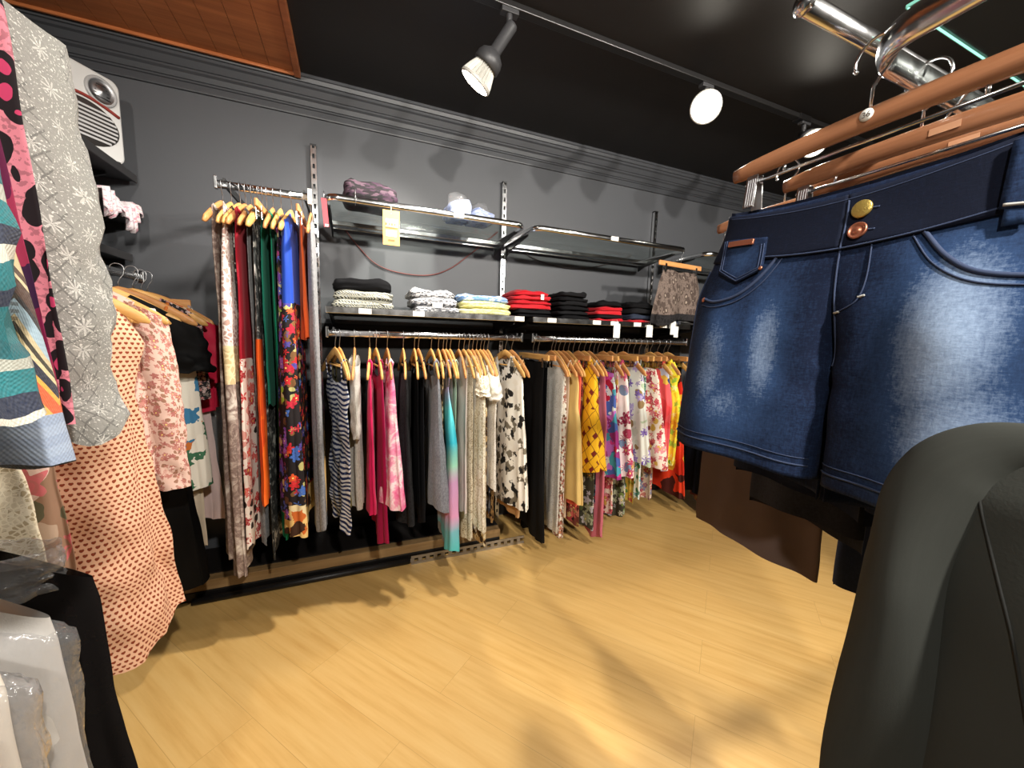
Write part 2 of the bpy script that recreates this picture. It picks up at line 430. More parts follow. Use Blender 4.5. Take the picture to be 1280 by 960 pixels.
def floormat():
    t = NT('maple_laminate'); o = t.n('TexCoord').outputs['Object']
    mp = t.n('Mapping', {0: o, 2: (0, 0, math.radians(-128))}).outputs[0]
    br = t.n('TexBrick', {'Vector': mp, 'Color1': (.2, .2, .2), 'Color2': (.8, .8, .8), 'Mortar': (0, 0, 0), 'Scale': 1.0, 'Mortar Size': .0009, 'Mortar Smooth': .3, 'Bias': 0.0, 'Brick Width': 1.25, 'Row Height': .19}, offset=.37)
    k = t.xyz(br.outputs[0])[0]
    sv = t.v_('ADD', t.v_('MULTIPLY', mp, (1.6, 22, 1)), t.comb(t.m_('MULTIPLY', k, 17), t.m_('MULTIPLY', k, 9)))
    g = t.noise(sv, 1.6, 6, .6).outputs[0]; bl = t.noise(t.v_('MULTIPLY', mp, (1, 3.5, 1)), 2.2, 3).outputs[0]
    c = t.ramp(g, [(.28, S(201, 156, 86)), (.5, S(217, 176, 106)), (.75, S(226, 189, 122))], 'LINEAR')
    c = t.mix(t.m_('MULTIPLY', bl, .35), c, S(196, 148, 80)); c = t.mix(t.m_('MULTIPLY', k, .16), c, S(232, 198, 134))
    c = t.mix(t.m_('MULTIPLY', br.outputs['Fac'], .3), c, S(120, 84, 40))
    sp = t.gt(t.noise(o, 60, 2).outputs[0], .80); c = t.mix(t.m_('MULTIPLY', sp, .3), c, S(110, 80, 40))
    return t.done(c, t.m_('ADD', .32, t.m_('MULTIPLY', bl, .15)), spec=.35, bump=g, bstr=.04, bdist=.001)
M_FLOOR = floormat()
def struct(name, mb, mat, **k):
    o = mb.build(name, mat, smooth=k.pop('smooth', False), **k); o['kind'] = 'structure'; return o
m = MB(); m.box(((XL + XR) / 2, (YB + YF) / 2, -.05), (XR - XL + .2, YB - YF + .2, .1)); struct('floor', m, M_FLOOR)
m = MB(); m.box(((XL + XR) / 2, (YB + YF) / 2, ZC + .05), (XR - XL + .2, YB - YF + .2, .1)); struct('ceiling', m, M_CEIL)
m = MB(); m.box(((XL + XR) / 2, YB + .05, ZC / 2), (XR - XL + .2, .1, ZC)); struct('wall_back', m, M_WALL)
m = MB(); m.box((XL - .05, (YB + YF) / 2, ZC / 2), (.1, YB - YF, ZC)); struct('wall_left', m, M_WALL)
m = MB(); m.box((XR + .05, (YB + YF) / 2, ZC / 2), (.1, YB - YF, ZC)); struct('wall_right', m, M_WALL)
m = MB(); m.box(((XL + XR) / 2, YF - .05, ZC / 2), (XR - XL + .2, .1, ZC)); struct('wall_front', m, wallmat('front_wall_paint', S(150, 146, 140)))
# stepped cornice between the back wall and the ceiling
def cornice_poly(y0, s):
    p = [(0, 2.360), (.012, 2.360), (.014, 2.366), (.014, 2.392), (.020, 2.395), (.020, 2.402), (.026, 2.404), (.034, 2.424), (.044, 2.432), (.044, 2.440), (.050, 2.442),
         (.064, 2.468), (.074, 2.474), (.074, 2.486), (.082, 2.488), (.088, 2.504), (.094, 2.507), (.094, ZC), (0, ZC)]
    return [(y0 + s * a, b) for a, b in p]
m = MB(); m.prism(cornice_poly(YB, -1), XL, XR, 'x'); struct('trim_1', m, M_CORN)
m = MB(); m.prism(cornice_poly(XR, -1), YF, YB, 'y'); struct('trim_2', m, M_CORN)
# varnished plank panel set in the ceiling over the left part of the back wall
bx0, bx1, by0, by1 = XL, -.205, .9, 2.325
m = MB()
k = 10
for i in range(k):
    a = bx0 + (bx1 - .03 - bx0) * i / k; b = bx0 + (bx1 - .03 - bx0) * (i + 1) / k
    m.box(((a + b) / 2, (by0 + by1) / 2, 2.512), (b - a - .002, by1 - by0 - .03, .012))
panel = struct('ceiling_panel', m, wood('varnished_planks', S(208, 132, 80), S(170, 100, 56), .35, .5))
m = MB(); m.box((bx1 - .014, (by0 + by1) / 2, 2.505), (.028, by1 - by0, .03)); m.box(((bx0 + bx1) / 2, by1 - .006, 2.506), (bx1 - bx0, .012, .026)); m.box(((bx0 + bx1) / 2, by0 + .006, 2.506), (bx1 - bx0, .012, .026))
o = m.build('panel_frame', wood('varnished_frame', S(196, 120, 74), S(150, 86, 48), .3, .5), panel, bevel=.003)
# black backing board behind the low hanging clothes
m = MB(); m.box((1.16, YB - .012, .66), (2.66, .016, 1.28)); m.box((-.36, YB - .012, .5), (.36, .016, .9)); struct('wall_panel', m, M_BLACK)
# low plinth under the first rack: black kick strip and wooden lip
m = MB(); m.box((-.02, 2.235, .022), (1.66, .35, .044)); pl = tag(m.build('plinth', hard('plinth_black', S(20, 18, 17), .4), smooth=False, bevel=.003), 'low black plinth with a dusty wooden lip under the long dresses', 'plinth')
m = MB(); m.box((-.02, 2.21, .071), (1.66, .30, .05)); m.build('wooden_lip', wood('dusty_board', S(168, 138, 96), S(126, 98, 62), .5, .4), pl, smooth=False, bevel=.003)
m = MB(); m.box((-.02, 2.235, .099), (1.66, .25, .006)); m.build('top_board', hard('plinth_top', S(26, 23, 22), .5), pl, smooth=False)
# perforated steel strip lying at the plinth's end, and a black bar on the floor before it
m = MB()
p0, p1 = PY(514, 694, 2.02), PY(655, 666, 2.02); p0.z = p1.z = 0
L_ = p1.x - p0.x; nh = 16
for i in range(nh):
    x = p0.x + L_ * (i + .5) / nh
    m.box((x, 2.02, .008), (L_ / nh, .003, .016)); m.box((x, 2.02, .042), (L_ / nh, .003, .014)); m.box((x - L_ / nh * .36, 2.02, .025), (L_ / nh * .5, .003, .022))
tag(m.build('perforated_strip', STEEL, smooth=False), 'perforated steel strip standing on the floor below the cream lace dresses', 'metal strip')
m = MB(); q0, q1 = PY(240, 748, 2.035), PY(512, 697, 2.035)
m.tube([(q0.x, 2.035, .016), (q1.x, 2.035, .016)], .016, 10); tag(m.build('floor_bar', BLACKM, bevel=0), 'black metal bar lying on the floor along the plinth', 'bar')

# ------------------------------------------------------------------ shelving of the back wall
XU = (-.165, .912, 2.135)
def upright(x, label):
    m = MB(); z0, z1 = .0, 2.215
    for s in (-1, 1): m.box((x + s * .0095, YB - .02, (z0 + z1) / 2), (.008, .024, z1 - z0))
    n = 44
    for i in range(n): m.box((x, YB - .021, z0 + (z1 - z0) * (i + .5) / n), (.012, .020, (z1 - z0) / n * .55))
    o = m.build('shelf_upright', CHROME, smooth=False); tag(o, label, 'upright', 'slotted uprights on the back wall')
    m = MB(); m.box((x, YB - .006, (z0 + z1) / 2), (.026, .006, z1 - z0)); m.build('slot_backing', BLACKM, o, smooth=False)
    m = MB(); m.box((x, YB - .02, z1 + .004), (.030, .028, .008)); m.build('end_cap', BLACKM, o, smooth=False); return o
upright(XU[0], 'slotted chrome upright between the long dresses and the upper shelves')
upright(XU[1], 'slotted chrome upright behind the yellow and blue folded pile')
upright(XU[2], 'slotted chrome upright behind the pile of dark jeans')
def arc(cx, cy, r, a0, a1, n=6): return [(cx + r * math.cos(a0 + (a1 - a0) * i / n), cy + r * math.sin(a0 + (a1 - a0) * i / n)) for i in range(n + 1)]
TB = 'shelves of the back wall'
def top_shelf(x0, x1, z, label, seed):
    """glass on a chrome U of oval tube with round corners, black back bar"""
    yf, yb, R = RY, YB - .03, .055
    t = empty('glass_shelf', ((x0 + x1) / 2, YB, z), label, 'shelf', 'glass shelves high on the back wall')
    off = Vector(t.location)
    path = [(x0, yb)] + arc(x0 + R, yf + R, R, PI, 1.5 * PI) + arc(x1 - R, yf + R, R, 1.5 * PI, 2 * PI) + [(x1, yb)]
    m = MB(); m.tube([(a - off.x, b - off.y, 0) for a, b in path], .0075, 10, sect=(2.1, 1), up=(0, 0, 1)); m.build('chrome_frame', CHROME, t)
    m = MB(); m.box(((x0 + x1) / 2 - off.x, (yf + yb) / 2 + .01 - off.y, .008), (x1 - x0 - .026, yb - yf - .02, .006)); g = m.build('glass_pane', GLASS, t, smooth=False)
    m = MB(); m.box(((x0 + x1) / 2 - off.x, yb - .045 - off.y, -.012), (x1 - x0 - .02, .016, .022)); m.box(((x0 + x1) / 2 - off.x, yb - .008 - off.y, -.02), (x1 - x0 - .02, .012, .03)); m.build('back_bar', CHROME, t, smooth=False, bevel=.002)
    for s, x in ((1, x0), (-1, x1)):
        m = MB(); m.prism([(yb + .01 - off.y, -.075), (yb + .01 - off.y, .0), (yf + .12 - off.y, -.002), (yf + .12 - off.y, -.018), (yb - .06 - off.y, -.05)], x - off.x - .004 + s * .012, x - off.x + .004 + s * .012, 'x'); m.build('bracket', BLACKM, t, smooth=False)
    m = MB(); m.box((x0 + (x1 - x0) * seed - off.x, yf - .0095 - off.y, 0), (.05, .003, .024)); m.build('price_label', LABELW, t, smooth=False)
    return t
ZT = PY(545, 262, RY).z - .012
top_shelf(-.095, .868, ZT, 'high glass shelf in a chrome frame holding the dark scarf and blue bags', .62)
top_shelf(.925, 2.02, ZT, 'empty high glass shelf in a chrome frame above the red shirts', .47)
top_shelf(2.20, 3.2, ZT, 'high chrome framed glass shelf with the brown patterned skirt below it', .2)
ZM = PY(640, 401, RY).z
def mid_shelf(x0, x1, label, spots):
    yf, yb = RY - .005, YB - .032
    t = empty('board_shelf', ((x0 + x1) / 2, YB, ZM), label, 'shelf', 'dark board shelves along the back wall'); off = Vector(t.location)
    m = MB(); m.box((0, (yf + yb) / 2 - off.y, .012), (x1 - x0, yb - yf, .022)); m.build('board', hard('shelf_board', S(30, 28, 28), .35), t, smooth=False, bevel=.002)
    m = MB(); m.box((0, yf - .006 - off.y, .012), (x1 - x0, .008, .030)); m.build('chrome_edge', CHROME, t, smooth=False, bevel=.002)
    for s in spots: m = MB(); m.box(((s - .5) * (x1 - x0), yf - .0115 - off.y, .012), (.055, .002, .024)); m.build('price_label', LABELW, t, smooth=False)
    for s in (-1, 1): m = MB(); m.prism([(yb - off.y + .01, -.09), (yb - off.y + .01, 0), (yf + .1 - off.y, 0), (yf + .1 - off.y, -.015), (yb - .05 - off.y, -.05)], s * (x1 - x0 - .03) / 2 - .004, s * (x1 - x0 - .03) / 2 + .004, 'x'); m.build('bracket', BLACKM, t, smooth=False)
    return t
mid_shelf(-.105, .872, 'dark board shelf with checked and yellow folded piles, striped dress below', (.17, .42, .97))
mid_shelf(.925, 2.08, 'dark board shelf with red and black folded clothes', (.10, .36, .47, .62, .80))
mid_shelf(2.20, 3.2, 'dark board shelf running behind the denim shorts', (.2,))
ZR = 1.247
def low_rail(x0, x1, z, label, group=True):
    t = empty('hanging_rail', ((x0 + x1) / 2, RY, z), label, 'rail', 'oval chrome hanging rails' if group else None); L2 = (x1 - x0) / 2
    m = MB(); m.tube([(-L2, 0, 0), (L2, 0, 0)], .0072, 12, sect=(2.2, 1), up=(0, 0, 1)); m.build('rail_tube', CHROME, t)
    for s in (-1, 1):
        m = MB(); m.box((s * (L2 - .004), 0, .005), (.012, .022, .05)); m.build('end_cap', CHROME, t, smooth=False, bevel=.003)
        m = MB(); m.box((s * (L2 - .03), (YB - .03 - RY) / 2, .012), (.008, YB - .03 - RY, .03)); m.build('rail_arm', BLACKM, t, smooth=False)
    return t
low_rail(-.105, .868, ZR, 'low chrome rail carrying the striped, pink and cream dresses')
low_rail(.925, 2.075, ZR, 'low chrome rail carrying the black and the flowered dresses')
low_rail(2.18, 3.1, ZR, 'low chrome rail mostly hidden behind the denim shorts')
ZU = PY(340, 240, RY).z
r3 = low_rail(-.49, -.145, ZU, 'high chrome rail carrying the long dresses beside the upper shelf')
m = MB(); m.box((.165, -.012, .0), (.016, .01, .062)); m.build('price_label', LABELW, r3, smooth=False)

# ------------------------------------------------------------------ track lights
YT = 1.53
m = MB(); m.box((1.45, YT, ZC - .012), (4.3, .036, .024)); trk = tag(m.build('light_track', hard('track_black', S(30, 29, 29), .35), smooth=False, bevel=.003), 'black track running along the ceiling above the racks', 'light track')
m = MB(); m.box((2.35, YT, ZC - .014), (.10, .046, .03)); m.build('track_joint', hard('joint_black', S(24, 23, 23), .3), trk, smooth=False, bevel=.003)
m = MB(); m.box((.6, -.9, ZC - .012), (3.6, .036, .024)); tag(m.build('light_track', LAMPM, smooth=False), 'black ceiling track behind the viewer over the room middle', 'light track')
def track_lamp(x, y, d, label, power, ang=120, drop=.07):
    d = Vector(d).normalized()
    t = empty('track_spotlight', (x, y, ZC - .024), label, 'spotlight', 'spotlights on the ceiling tracks')
    m = MB(); m.box((0, 0, -.008), (.07, .03, .018)); m.lathe([(.012, -.015), (.012, -.04), (.008, -.044), (.008, -drop)], 12, None, False, True); m.build('mount', LAMPM, t, bevel=.002)
    q = d.to_track_quat('Z', 'Y').to_matrix().to_4x4(); J = Vector((0, 0, -drop)); T = Matrix.Translation(J) @ q
    m = MB(); m.lathe([(.004, -.028), (.018, -.026), (.0225, -.018), (.0225, .085), (.03, .092), (.046, .104), (.053, .122), (.054, .145), (.050, .15), (.046, .148)], 28, T, True); m.build('lamp_holder', LAMPM, t)
    m = MB(); n = 28; b = []
    for i in range(n * 2):
        a = 2 * PI * i / (n * 2); b.append(a)
    pr = [(.040, .140), (.046, .155), (.058, .185), (.064, .205), (.066, .210), (.066, .218), (.060, .221)]
    def fin(i, j):
        a = 2 * PI * i / 56; r, z = pr[j]; rr = r * (1.0 if (i % 2 or j > 3) else .86)
        return T @ Vector((rr * math.cos(a), rr * math.sin(a), z)), (i / 56, z)
    m.grid(fin, 56, len(pr) - 1); m.build('bulb_body', BULBM, t, smooth=False)
    m = MB(); m.lathe([(.060, .219), (.05, .224), (.03, .228), (.002, .229)], 28, T, False, True); m.build('lens', LENS, t)
    base = Vector((x, y, ZC - .024))
    if power:
        a = base + T @ Vector((0, 0, .245)); spot('spotlight_beam', a, a + d, power, ang)
    return t
track_lamp(.585, YT, (-.50, .36, -.78), 'charcoal track spotlight with a finned bulb, shining down at the long dresses', LAMP_W)
track_lamp(1.62, YT, (-.62, -.62, -.60), 'lit track spotlight glaring toward the viewer from the black ceiling', LAMP_W * .8)
track_lamp(PY(1010, 205, YT - .12).x + .12, YT, (-.58, -.66, -.60), 'track spotlight shining between the two reddish wooden hangers', LAMP_W * .6)
for x, to in ((-.75, (.35, 1.0, -.42)), (.35, (.1, 1.0, -.45)), (1.35, (.1, 1.0, -.45)), (2.2, (-.2, 1.0, -.45))):
    track_lamp(x, -.9, to, 'spotlight on the ceiling track behind the viewer', LAMP_W * (.85 if x < 0 else 1.6))

# ------------------------------------------------------------------ hangers
def arm_z(u, drop=.112, half=.215): return -drop * (abs(u) / half) ** 1.35
_hang = {}
def make_hanger(key, mat, half=.215):
    m = MB(); n = 26; pts = []; rr = []
    for i in range(n + 1):
        u = -half + 2 * half * i / n; a = abs(u) / half
        pts.append((u, -.010 * a * a, -.080 + arm_z(u)))
        rr.append((.0145 + .004 * (1 - a) if a < .93 else .0145 * max(.25, math.sqrt(max(0, 1 - ((a - .93) / .07) ** 2 * .9))), .0062 if a < .95 else .0045))
    m.tube(pts, 1.0, 10, sect=rr, up=(0, 0, 1)); o = m.build('clothes_hanger', mat)
    if key != 'plain_bar':
        m = MB(); m.tube([(-half * .66, -.004, -.080 + arm_z(half * .66) - .002), (half * .66, -.004, -.080 + arm_z(half * .66) - .002)], .0045, 8); m.build('cross_bar', mat, o)
    m = MB(); R = .0185
    pts = [(0, 0, -.075), (0, 0, -.048), (.006, 0, -.034), (.0165, 0, -.018)] + [(R * math.cos(a), 0, .0 + R * math.sin(a)) for a in [PI * (-.12 + 1.17 * k / 12) for k in range(13)]]
    m.tube(pts, .0016, 6); m.build('hook', STEEL, o)
    return o
def hanger(tone, loc, rz, label, group=None):
    if tone not in _hang:
        _hang[tone] = make_hanger(tone, {'pale': W_PALE, 'tan': W_TAN, 'red': W_RED}[tone]); o = _hang[tone]
    else: o = copy_tree(_hang[tone])
    o.location = loc; o.rotation_euler = (0, 0, rz); tag(o, label, 'hanger', group); return o
_clip = {}
def clip_hanger(tone, loc, rz, label, group=None):
    if tone not in _clip: _clip[tone] = make_clip_hanger(W_TAN if tone == 'tan' else W_PALE, .19); o = _clip[tone]
    else: o = copy_tree(_clip[tone])
    o.location = loc; o.rotation_euler = (0, 0, rz); tag(o, label, 'hanger', group); return o
def make_clip_hanger(mat, half=.17):
    m = MB(); m.box((0, 0, -.098), (half * 2, .012, .03)); o = m.build('clip_hanger', mat, smooth=False, bevel=.004)
    m = MB(); R = .0185
    m.tube([(0, 0, -.088), (0, 0, -.050), (.006, 0, -.034), (.0165, 0, -.018)] + [(R * math.cos(a), 0, R * math.sin(a)) for a in [PI * (-.12 + 1.17 * k / 12) for k in range(13)]], .0016, 6); m.build('hook', STEEL, o)
    for s in (-1, 1):
        m = MB(); x = s * half * .72
        m.box((x, -.009, -.125), (.016, .003, .05)); m.box((x, .009, -.125), (.016, .003, .05)); m.tube([(x - .01, 0, -.118), (x + .01, 0, -.118)], .005, 8); m.build('clip', CHROME, o, smooth=False)
    return o

# ------------------------------------------------------------------ hanging clothes
PROF = {
 'aline': [(0, .150, .012), (.12, .158, .018), (.34, .138, .019), (.62, .170, .028), (1, .205, .036)],
 'straight': [(0, .150, .012), (.10, .160, .018), (.5, .150, .02), (1, .152, .022)],
 'maxi': [(0, .150, .012), (.10, .155, .018), (.27, .132, .017), (.5, .158, .024), (1, .190, .034)],
 'slim': [(0, .125, .010), (.12, .130, .016), (.4, .118, .016), (1, .130, .022)],
 'flat': [(0, .110, .010), (.03, .115, .014), (1, .118, .014)],
 'ruched': [(0, .150, .020), (.12, .17, .032), (.2, .135, .024), (.5, .145, .026), (.8, .135, .026), (1, .13, .026)],
 'blouse': [(0, .19, .012), (.2, .18, .02), (.6, .17, .024), (1, .185, .028)],
}
def tube_cloth(prof, L, topz, seed, fold=(.003, .012), k=(4.6, 8.3), edge=.012, nc=72, nr=44, hem=.012, scoop=(.0, .0), neck=.07, ts=1.0, sag=0.0, shift=0.0, crumple=.003, f0=0.0, f1=1.0, wob=0.0, fwd=0.0, bulge=0.0, phase=None):
    """a hanging cloth tube, wide in local x and thin in local y; returns an MB. topz(u) is the top edge."""
    R = random.Random(seed); p = [R.uniform(0, 6.28) for _ in range(8)]; m = MB(); so = Vector((R.uniform(0, 50), R.uniform(0, 50), 0))
    if phase is not None: p[0] = phase; p[1] = phase * .7
    def pt(i, j):
        f = f0 + (f1 - f0) * j / nr; th = PI / 2 + 2 * PI * i / nc; c, s = math.cos(th), math.sin(th)
        hw, ht = lerp_prof(prof, f, 1), lerp_prof(prof, f, 2) * ts
        e = .82; uu = math.copysign(abs(c) ** e, c); nn = math.copysign(abs(s) ** .95, s)
        A = (fold[0] + (fold[1] - fold[0]) * f) * ts
        ph = A * (math.sin(k[0] * uu + p[0] + 1.3 * f + wob * math.sin(9 * f + p[5])) + .55 * math.sin(k[1] * uu + p[1] - 1.1 * f))
        E = edge * f * ts
        ht *= 1 + bulge * max(0, uu) ** 2 * min(1, f * 4)
        u = hw * uu + E * math.sin(7 * th + p[2] + .8 * f) * abs(c) + shift * f + fwd * min(1, f * 3)
        n_ = ht * nn + ph + E * .6 * math.sin(9 * th + p[3] - f)
        u += sag * math.sin(f * 5 + p[4])
        z = -f * L
        tz = topz(hw * uu)
        sc_ = scoop[0] if s < 0 else scoop[1]
        if abs(hw * uu) < neck and sc_: tz -= sc_ * (1 - (hw * uu / neck) ** 2) ** .6
        z += tz * max(0, 1 - f * 2.2) ** 1.5 if f0 == 0 else tz * max(0, 1 - f * 2.2) ** 1.5
        z += hem * (math.sin(3.1 * uu + p[6]) + .6 * math.sin(3 * th + p[7])) * f ** 5
        q = Vector((u * 14, n_ * 30, z * 11)) + so
        nv = noise.noise_vector(q) * crumple * (0.4 + f)
        return (u + nv.x, n_ + nv.y * 1.3, z + nv.z), (hw * (1 if s < 0 else -1) * uu + (0 if s < 0 else .9), z)
    m.grid(pt, nc, nr); W = nc + 1
    for j in range(nr + 1):                        # print follows the true length round the cloth, measured from centre front
        acc = [0.0]
        for i in range(nc):
            a, b = m.v[j * W + i], m.v[j * W + i + 1]; acc.append(acc[-1] + math.hypot(b[0] - a[0], b[1] - a[1]))
        for i in range(W): m.uv[j * W + i] = (acc[i] - acc[nc // 2], m.uv[j * W + i][1])
    return m
def sleeve_mb(s, sh, L, r0, r1, out=.10, n=34, seed=0, flat=.55, back=0.0):
    R = random.Random(seed); m = MB(); a = R.uniform(0, 6); b = len(m.v); nc = 22
    def pt(i, j):
        f = j / n; th = 2 * PI * i / nc
        cu = sh[0] + s * (out * math.sin(min(1, f * 1.4) * PI / 2)); cz = sh[1] - L * f - .01 * math.sin(f * PI); cy = sh[2] + back * f
        r = r0 + (r1 - r0) * f; cr = 1 + .10 * math.sin(f * 21 + a + 2 * th) * f + .08 * math.sin(3 * th + a)
        q = noise.noise_vector(Vector((math.cos(th) * 1.6, math.sin(th) * 1.6 + seed, f * L * 22))) * (.2 + f) * r * .20
        return (cu + r * cr * math.cos(th) + q.x, cy + r * flat * cr * math.sin(th) + q.y, cz + r * .5 * math.cos(th) * -s * (1 - f) + q.z), (th * r, -f * L)
    m.grid(pt, nc, n); return m
def strap_pts(u, z1, seg=5):
    za = -.076 + arm_z(u) + .008
    return [(u * .86, -.006, z1 - .01), (u * .9, -.010, z1 + (za - z1) * .6), (u * .98, -.009, za - .004), (u, 0, za + .014), (u * .98, .009, za - .004), (u * .88, .008, z1 + (za - z1) * .5), (u * .84, .005, z1 - .01)]
def garment(name, cat, label, mat, loc, rz, L, prof='aline', top='strap', drop=.21, group=None, seed=0, ts=1.0, sleeves=None, strapw=.006, parts=None, nohang=False, su=.13, **kw):
    """loc = where its hanger meets the rail; drop = how far below the rail the cloth starts.
    parts: list of (part_name, material, f0, f1) to cut the tube into differently coloured pieces"""
    P_ = PROF[prof] if isinstance(prof, str) else prof
    if top == 'shoulder':
        drop = kw.pop('sdrop', .064)
        tz = lambda u: arm_z(u) + .0
    elif top == 'fold': tz = lambda u: -.004 * math.cos(u * 40)
    else: tz = lambda u: .035 * (abs(u) / .15) ** 2 - .012
    base = Vector((0, 0, -drop))
    if parts:
        root = empty(name, loc, rz=rz)
        for (pn, pm, a, b) in parts:
            mb = tube_cloth(P_, L, tz, seed, ts=ts, f0=a, f1=b, nr=max(8, int(48 * (b - a))), **kw)
            mb.v = [(x, y, z - drop) for x, y, z in mb.v]; mb.build(pn, pm, root)
        mat0 = parts[0][1]
    else:
        mb = tube_cloth(P_, L, tz, seed, ts=ts, **kw); mb.v = [(x, y, z - drop) for x, y, z in mb.v]
        root = mb.build(name, mat, loc=loc, rz=rz); mat0 = mat
    tag(root, label, cat, group)
    if top == 'strap':
        for s in (-1, 1):
            m = MB(); m.tube(strap_pts(s * su, -drop + .012), strapw, 6, sect=(.35, 1), up=(0, 1, 0)); m.build('strap', mat0, root)
    if sleeves:
        sl, r0, r1, smat = sleeves
        for s in (-1, 1):
            u0 = s * (P_[0][1] - .012); sleeve_mb(s, (u0, -drop + tz(u0) - .01, 0), sl, r0, r1, .03, seed=seed + (s > 0)).build('sleeve', smat or mat0, root)
    return root

# ---- every piece of a back-wall rack: (hook px, hem px, kind, category, profile, top, fabric, label, short words for its hanger, extras)
WHITE, BLK, CREAM = S(232, 228, 218), S(24, 23, 24), S(226, 214, 188)
GREYS = (S(128, 128, 130), S(92, 92, 96)); LGREY = (S(196, 192, 184), S(170, 165, 158))
F_STRIPE = stripes(S(232, 234, 238), S(34, 46, 92), .021, .012)
F_PAIS = marble(S(206, 196, 184), S(150, 132, 122), S(112, 92, 86), 15)
F_ROSE = lace(S(228, 218, 210), S(168, 130, 118), 48)
F_BWF = floral(S(30, 30, 30), [WHITE, S(205, 205, 200), S(120, 125, 120)], [S(90, 96, 86), WHITE], 17)
F_REDF = floral(S(236, 224, 214), [S(196, 34, 40), S(222, 92, 84), S(160, 22, 34)], [S(44, 30, 26), S(214, 150, 140)], 18)
F_ORANGE = blotch([S(232, 92, 24), S(240, 110, 30), S(224, 70, 22), S(236, 100, 26), S(60, 46, 22), S(240, 106, 30), S(226, 80, 26), S(190, 54, 24)], 10, .10, (1.2, .55, 1))
F_MARB = marble(S(206, 204, 196), S(64, 66, 66), S(28, 30, 30), 16)
F_PURP = floral(S(26, 22, 24), [S(112, 66, 160), S(150, 90, 180), S(84, 96, 190), S(150, 60, 110)], [S(150, 190, 60), S(200, 190, 140), S(90, 60, 40)], 20)
F_MULTI = floral(S(28, 22, 24), [S(206, 44, 50), S(226, 90, 44), S(70, 110, 190), S(190, 40, 60), S(80, 70, 150)], [S(180, 174, 110), S(120, 84, 50)], 20)
F_PINKTD = marble(S(226, 60, 130), S(238, 150, 180), S(246, 226, 226), 7)
F_BLOCK = colourblock([(.05, S(186, 170, 206)), (.16, S(96, 208, 212)), (.30, S(42, 170, 190)), (.42, S(160, 222, 196)), (.50, S(206, 160, 206)), (.66, S(222, 158, 200)), (.74, S(120, 190, 204)), (.84, S(84, 196, 200))])
F_LACE = lace(S(244, 238, 220), S(200, 186, 152), 60)
F_LACE2 = lace(S(238, 230, 208), S(172, 154, 120), 90)
F_LACE3 = lace(S(244, 241, 233), S(212, 206, 196), 110)
F_BRPR = blotch([S(228, 214, 180), S(120, 84, 44), S(200, 170, 120), S(60, 40, 24)], 42, .02)
F_LEO = leopard(S(190, 150, 96), S(46, 32, 24), S(120, 84, 48), 60)
F_GBL = blotch([S(120, 124, 132), S(200, 200, 204), S(60, 66, 84), S(90, 84, 84), S(60, 80, 130)], 48, .02)
F_WBP = blotch([S(238, 234, 222), S(238, 234, 222), S(236, 230, 216), S(34, 32, 30), S(240, 236, 226), S(120, 112, 96)], 34, .03)
F_DIT = floral(S(234, 228, 216), [S(150, 60, 44), S(176, 90, 60)], [S(110, 84, 60)], 42, 5, .6)
F_MUST = geo(S(226, 172, 28), S(120, 72, 20), S(112, 34, 20))
F_OLIVE = floral(S(60, 58, 46), [S(180, 178, 190), S(150, 156, 130), S(206, 200, 186)], [S(110, 130, 70), S(90, 100, 60)], 16)
F_NAVYF = floral(S(36, 34, 56), [S(180, 40, 60), S(96, 140, 190), S(210, 90, 120)], [S(90, 160, 170), S(190, 180, 160)], 22)
F_MAGP = blotch([S(206, 60, 140), S(70, 96, 170), S(150, 50, 120), S(210, 220, 220), S(70, 160, 180), S(176, 30, 60), S(190, 110, 200)], 20, .05)
F_RASP = floral(S(238, 224, 222), [S(180, 44, 88), S(206, 90, 124), S(150, 30, 70)], [S(120, 140, 170), S(214, 180, 90), S(170, 60, 90)], 11, 7)
F_RASP2 = floral(S(236, 220, 206), [S(196, 50, 76), S(176, 34, 60), S(220, 130, 140)], [S(210, 170, 80), S(140, 60, 70)], 19)
F_PURW = floral(S(222, 224, 216), [S(112, 82, 172), S(146, 116, 192), S(96, 70, 150), S(176, 160, 210)], [S(180, 200, 170), S(150, 124, 84), S(206, 212, 200)], 13, 6, .75, S(210, 200, 120))
F_YELF = floral(S(230, 190, 74), [S(210, 90, 90), S(150, 170, 70), S(236, 210, 110)], [S(190, 90, 60), S(110, 150, 80)], 22)
F_CYAN = floral(S(226, 232, 228), [S(60, 150, 170), S(120, 196, 206), S(40, 110, 90)], [S(60, 130, 90), S(150, 200, 200)], 20)
F_CORN = blotch([S(240, 92, 96), S(236, 76, 80), S(52, 56, 116), S(244, 110, 110), S(236, 196, 80), S(200, 206, 226), S(240, 96, 100)], 9, .07)
F_YELG = floral(S(244, 222, 60), [S(150, 190, 60), S(226, 170, 40), S(240, 236, 150)], [S(90, 150, 50), S(236, 200, 40)], 18)
F_REDY = blotch([S(222, 54, 28), S(226, 62, 30), S(240, 180, 50), S(214, 44, 26), S(70, 22, 18)], 13, .03)
F_ROSEB = floral(S(110, 54, 46), [S(190, 90, 84), S(206, 130, 110), S(150, 50, 54), S(176, 150, 96)], [S(30, 22, 20), S(140, 110, 60)], 20)
F_ROSEW = floral(S(224, 206, 190), [S(176, 60, 80), S(150, 90, 120), S(120, 130, 170)], [S(140, 130, 90), S(190, 120, 110)], 20)
G1 = 'long dresses on the high rail'; G2 = 'clothes on the low rail of the first bay'; G3 = 'clothes on the low rail of the second bay'
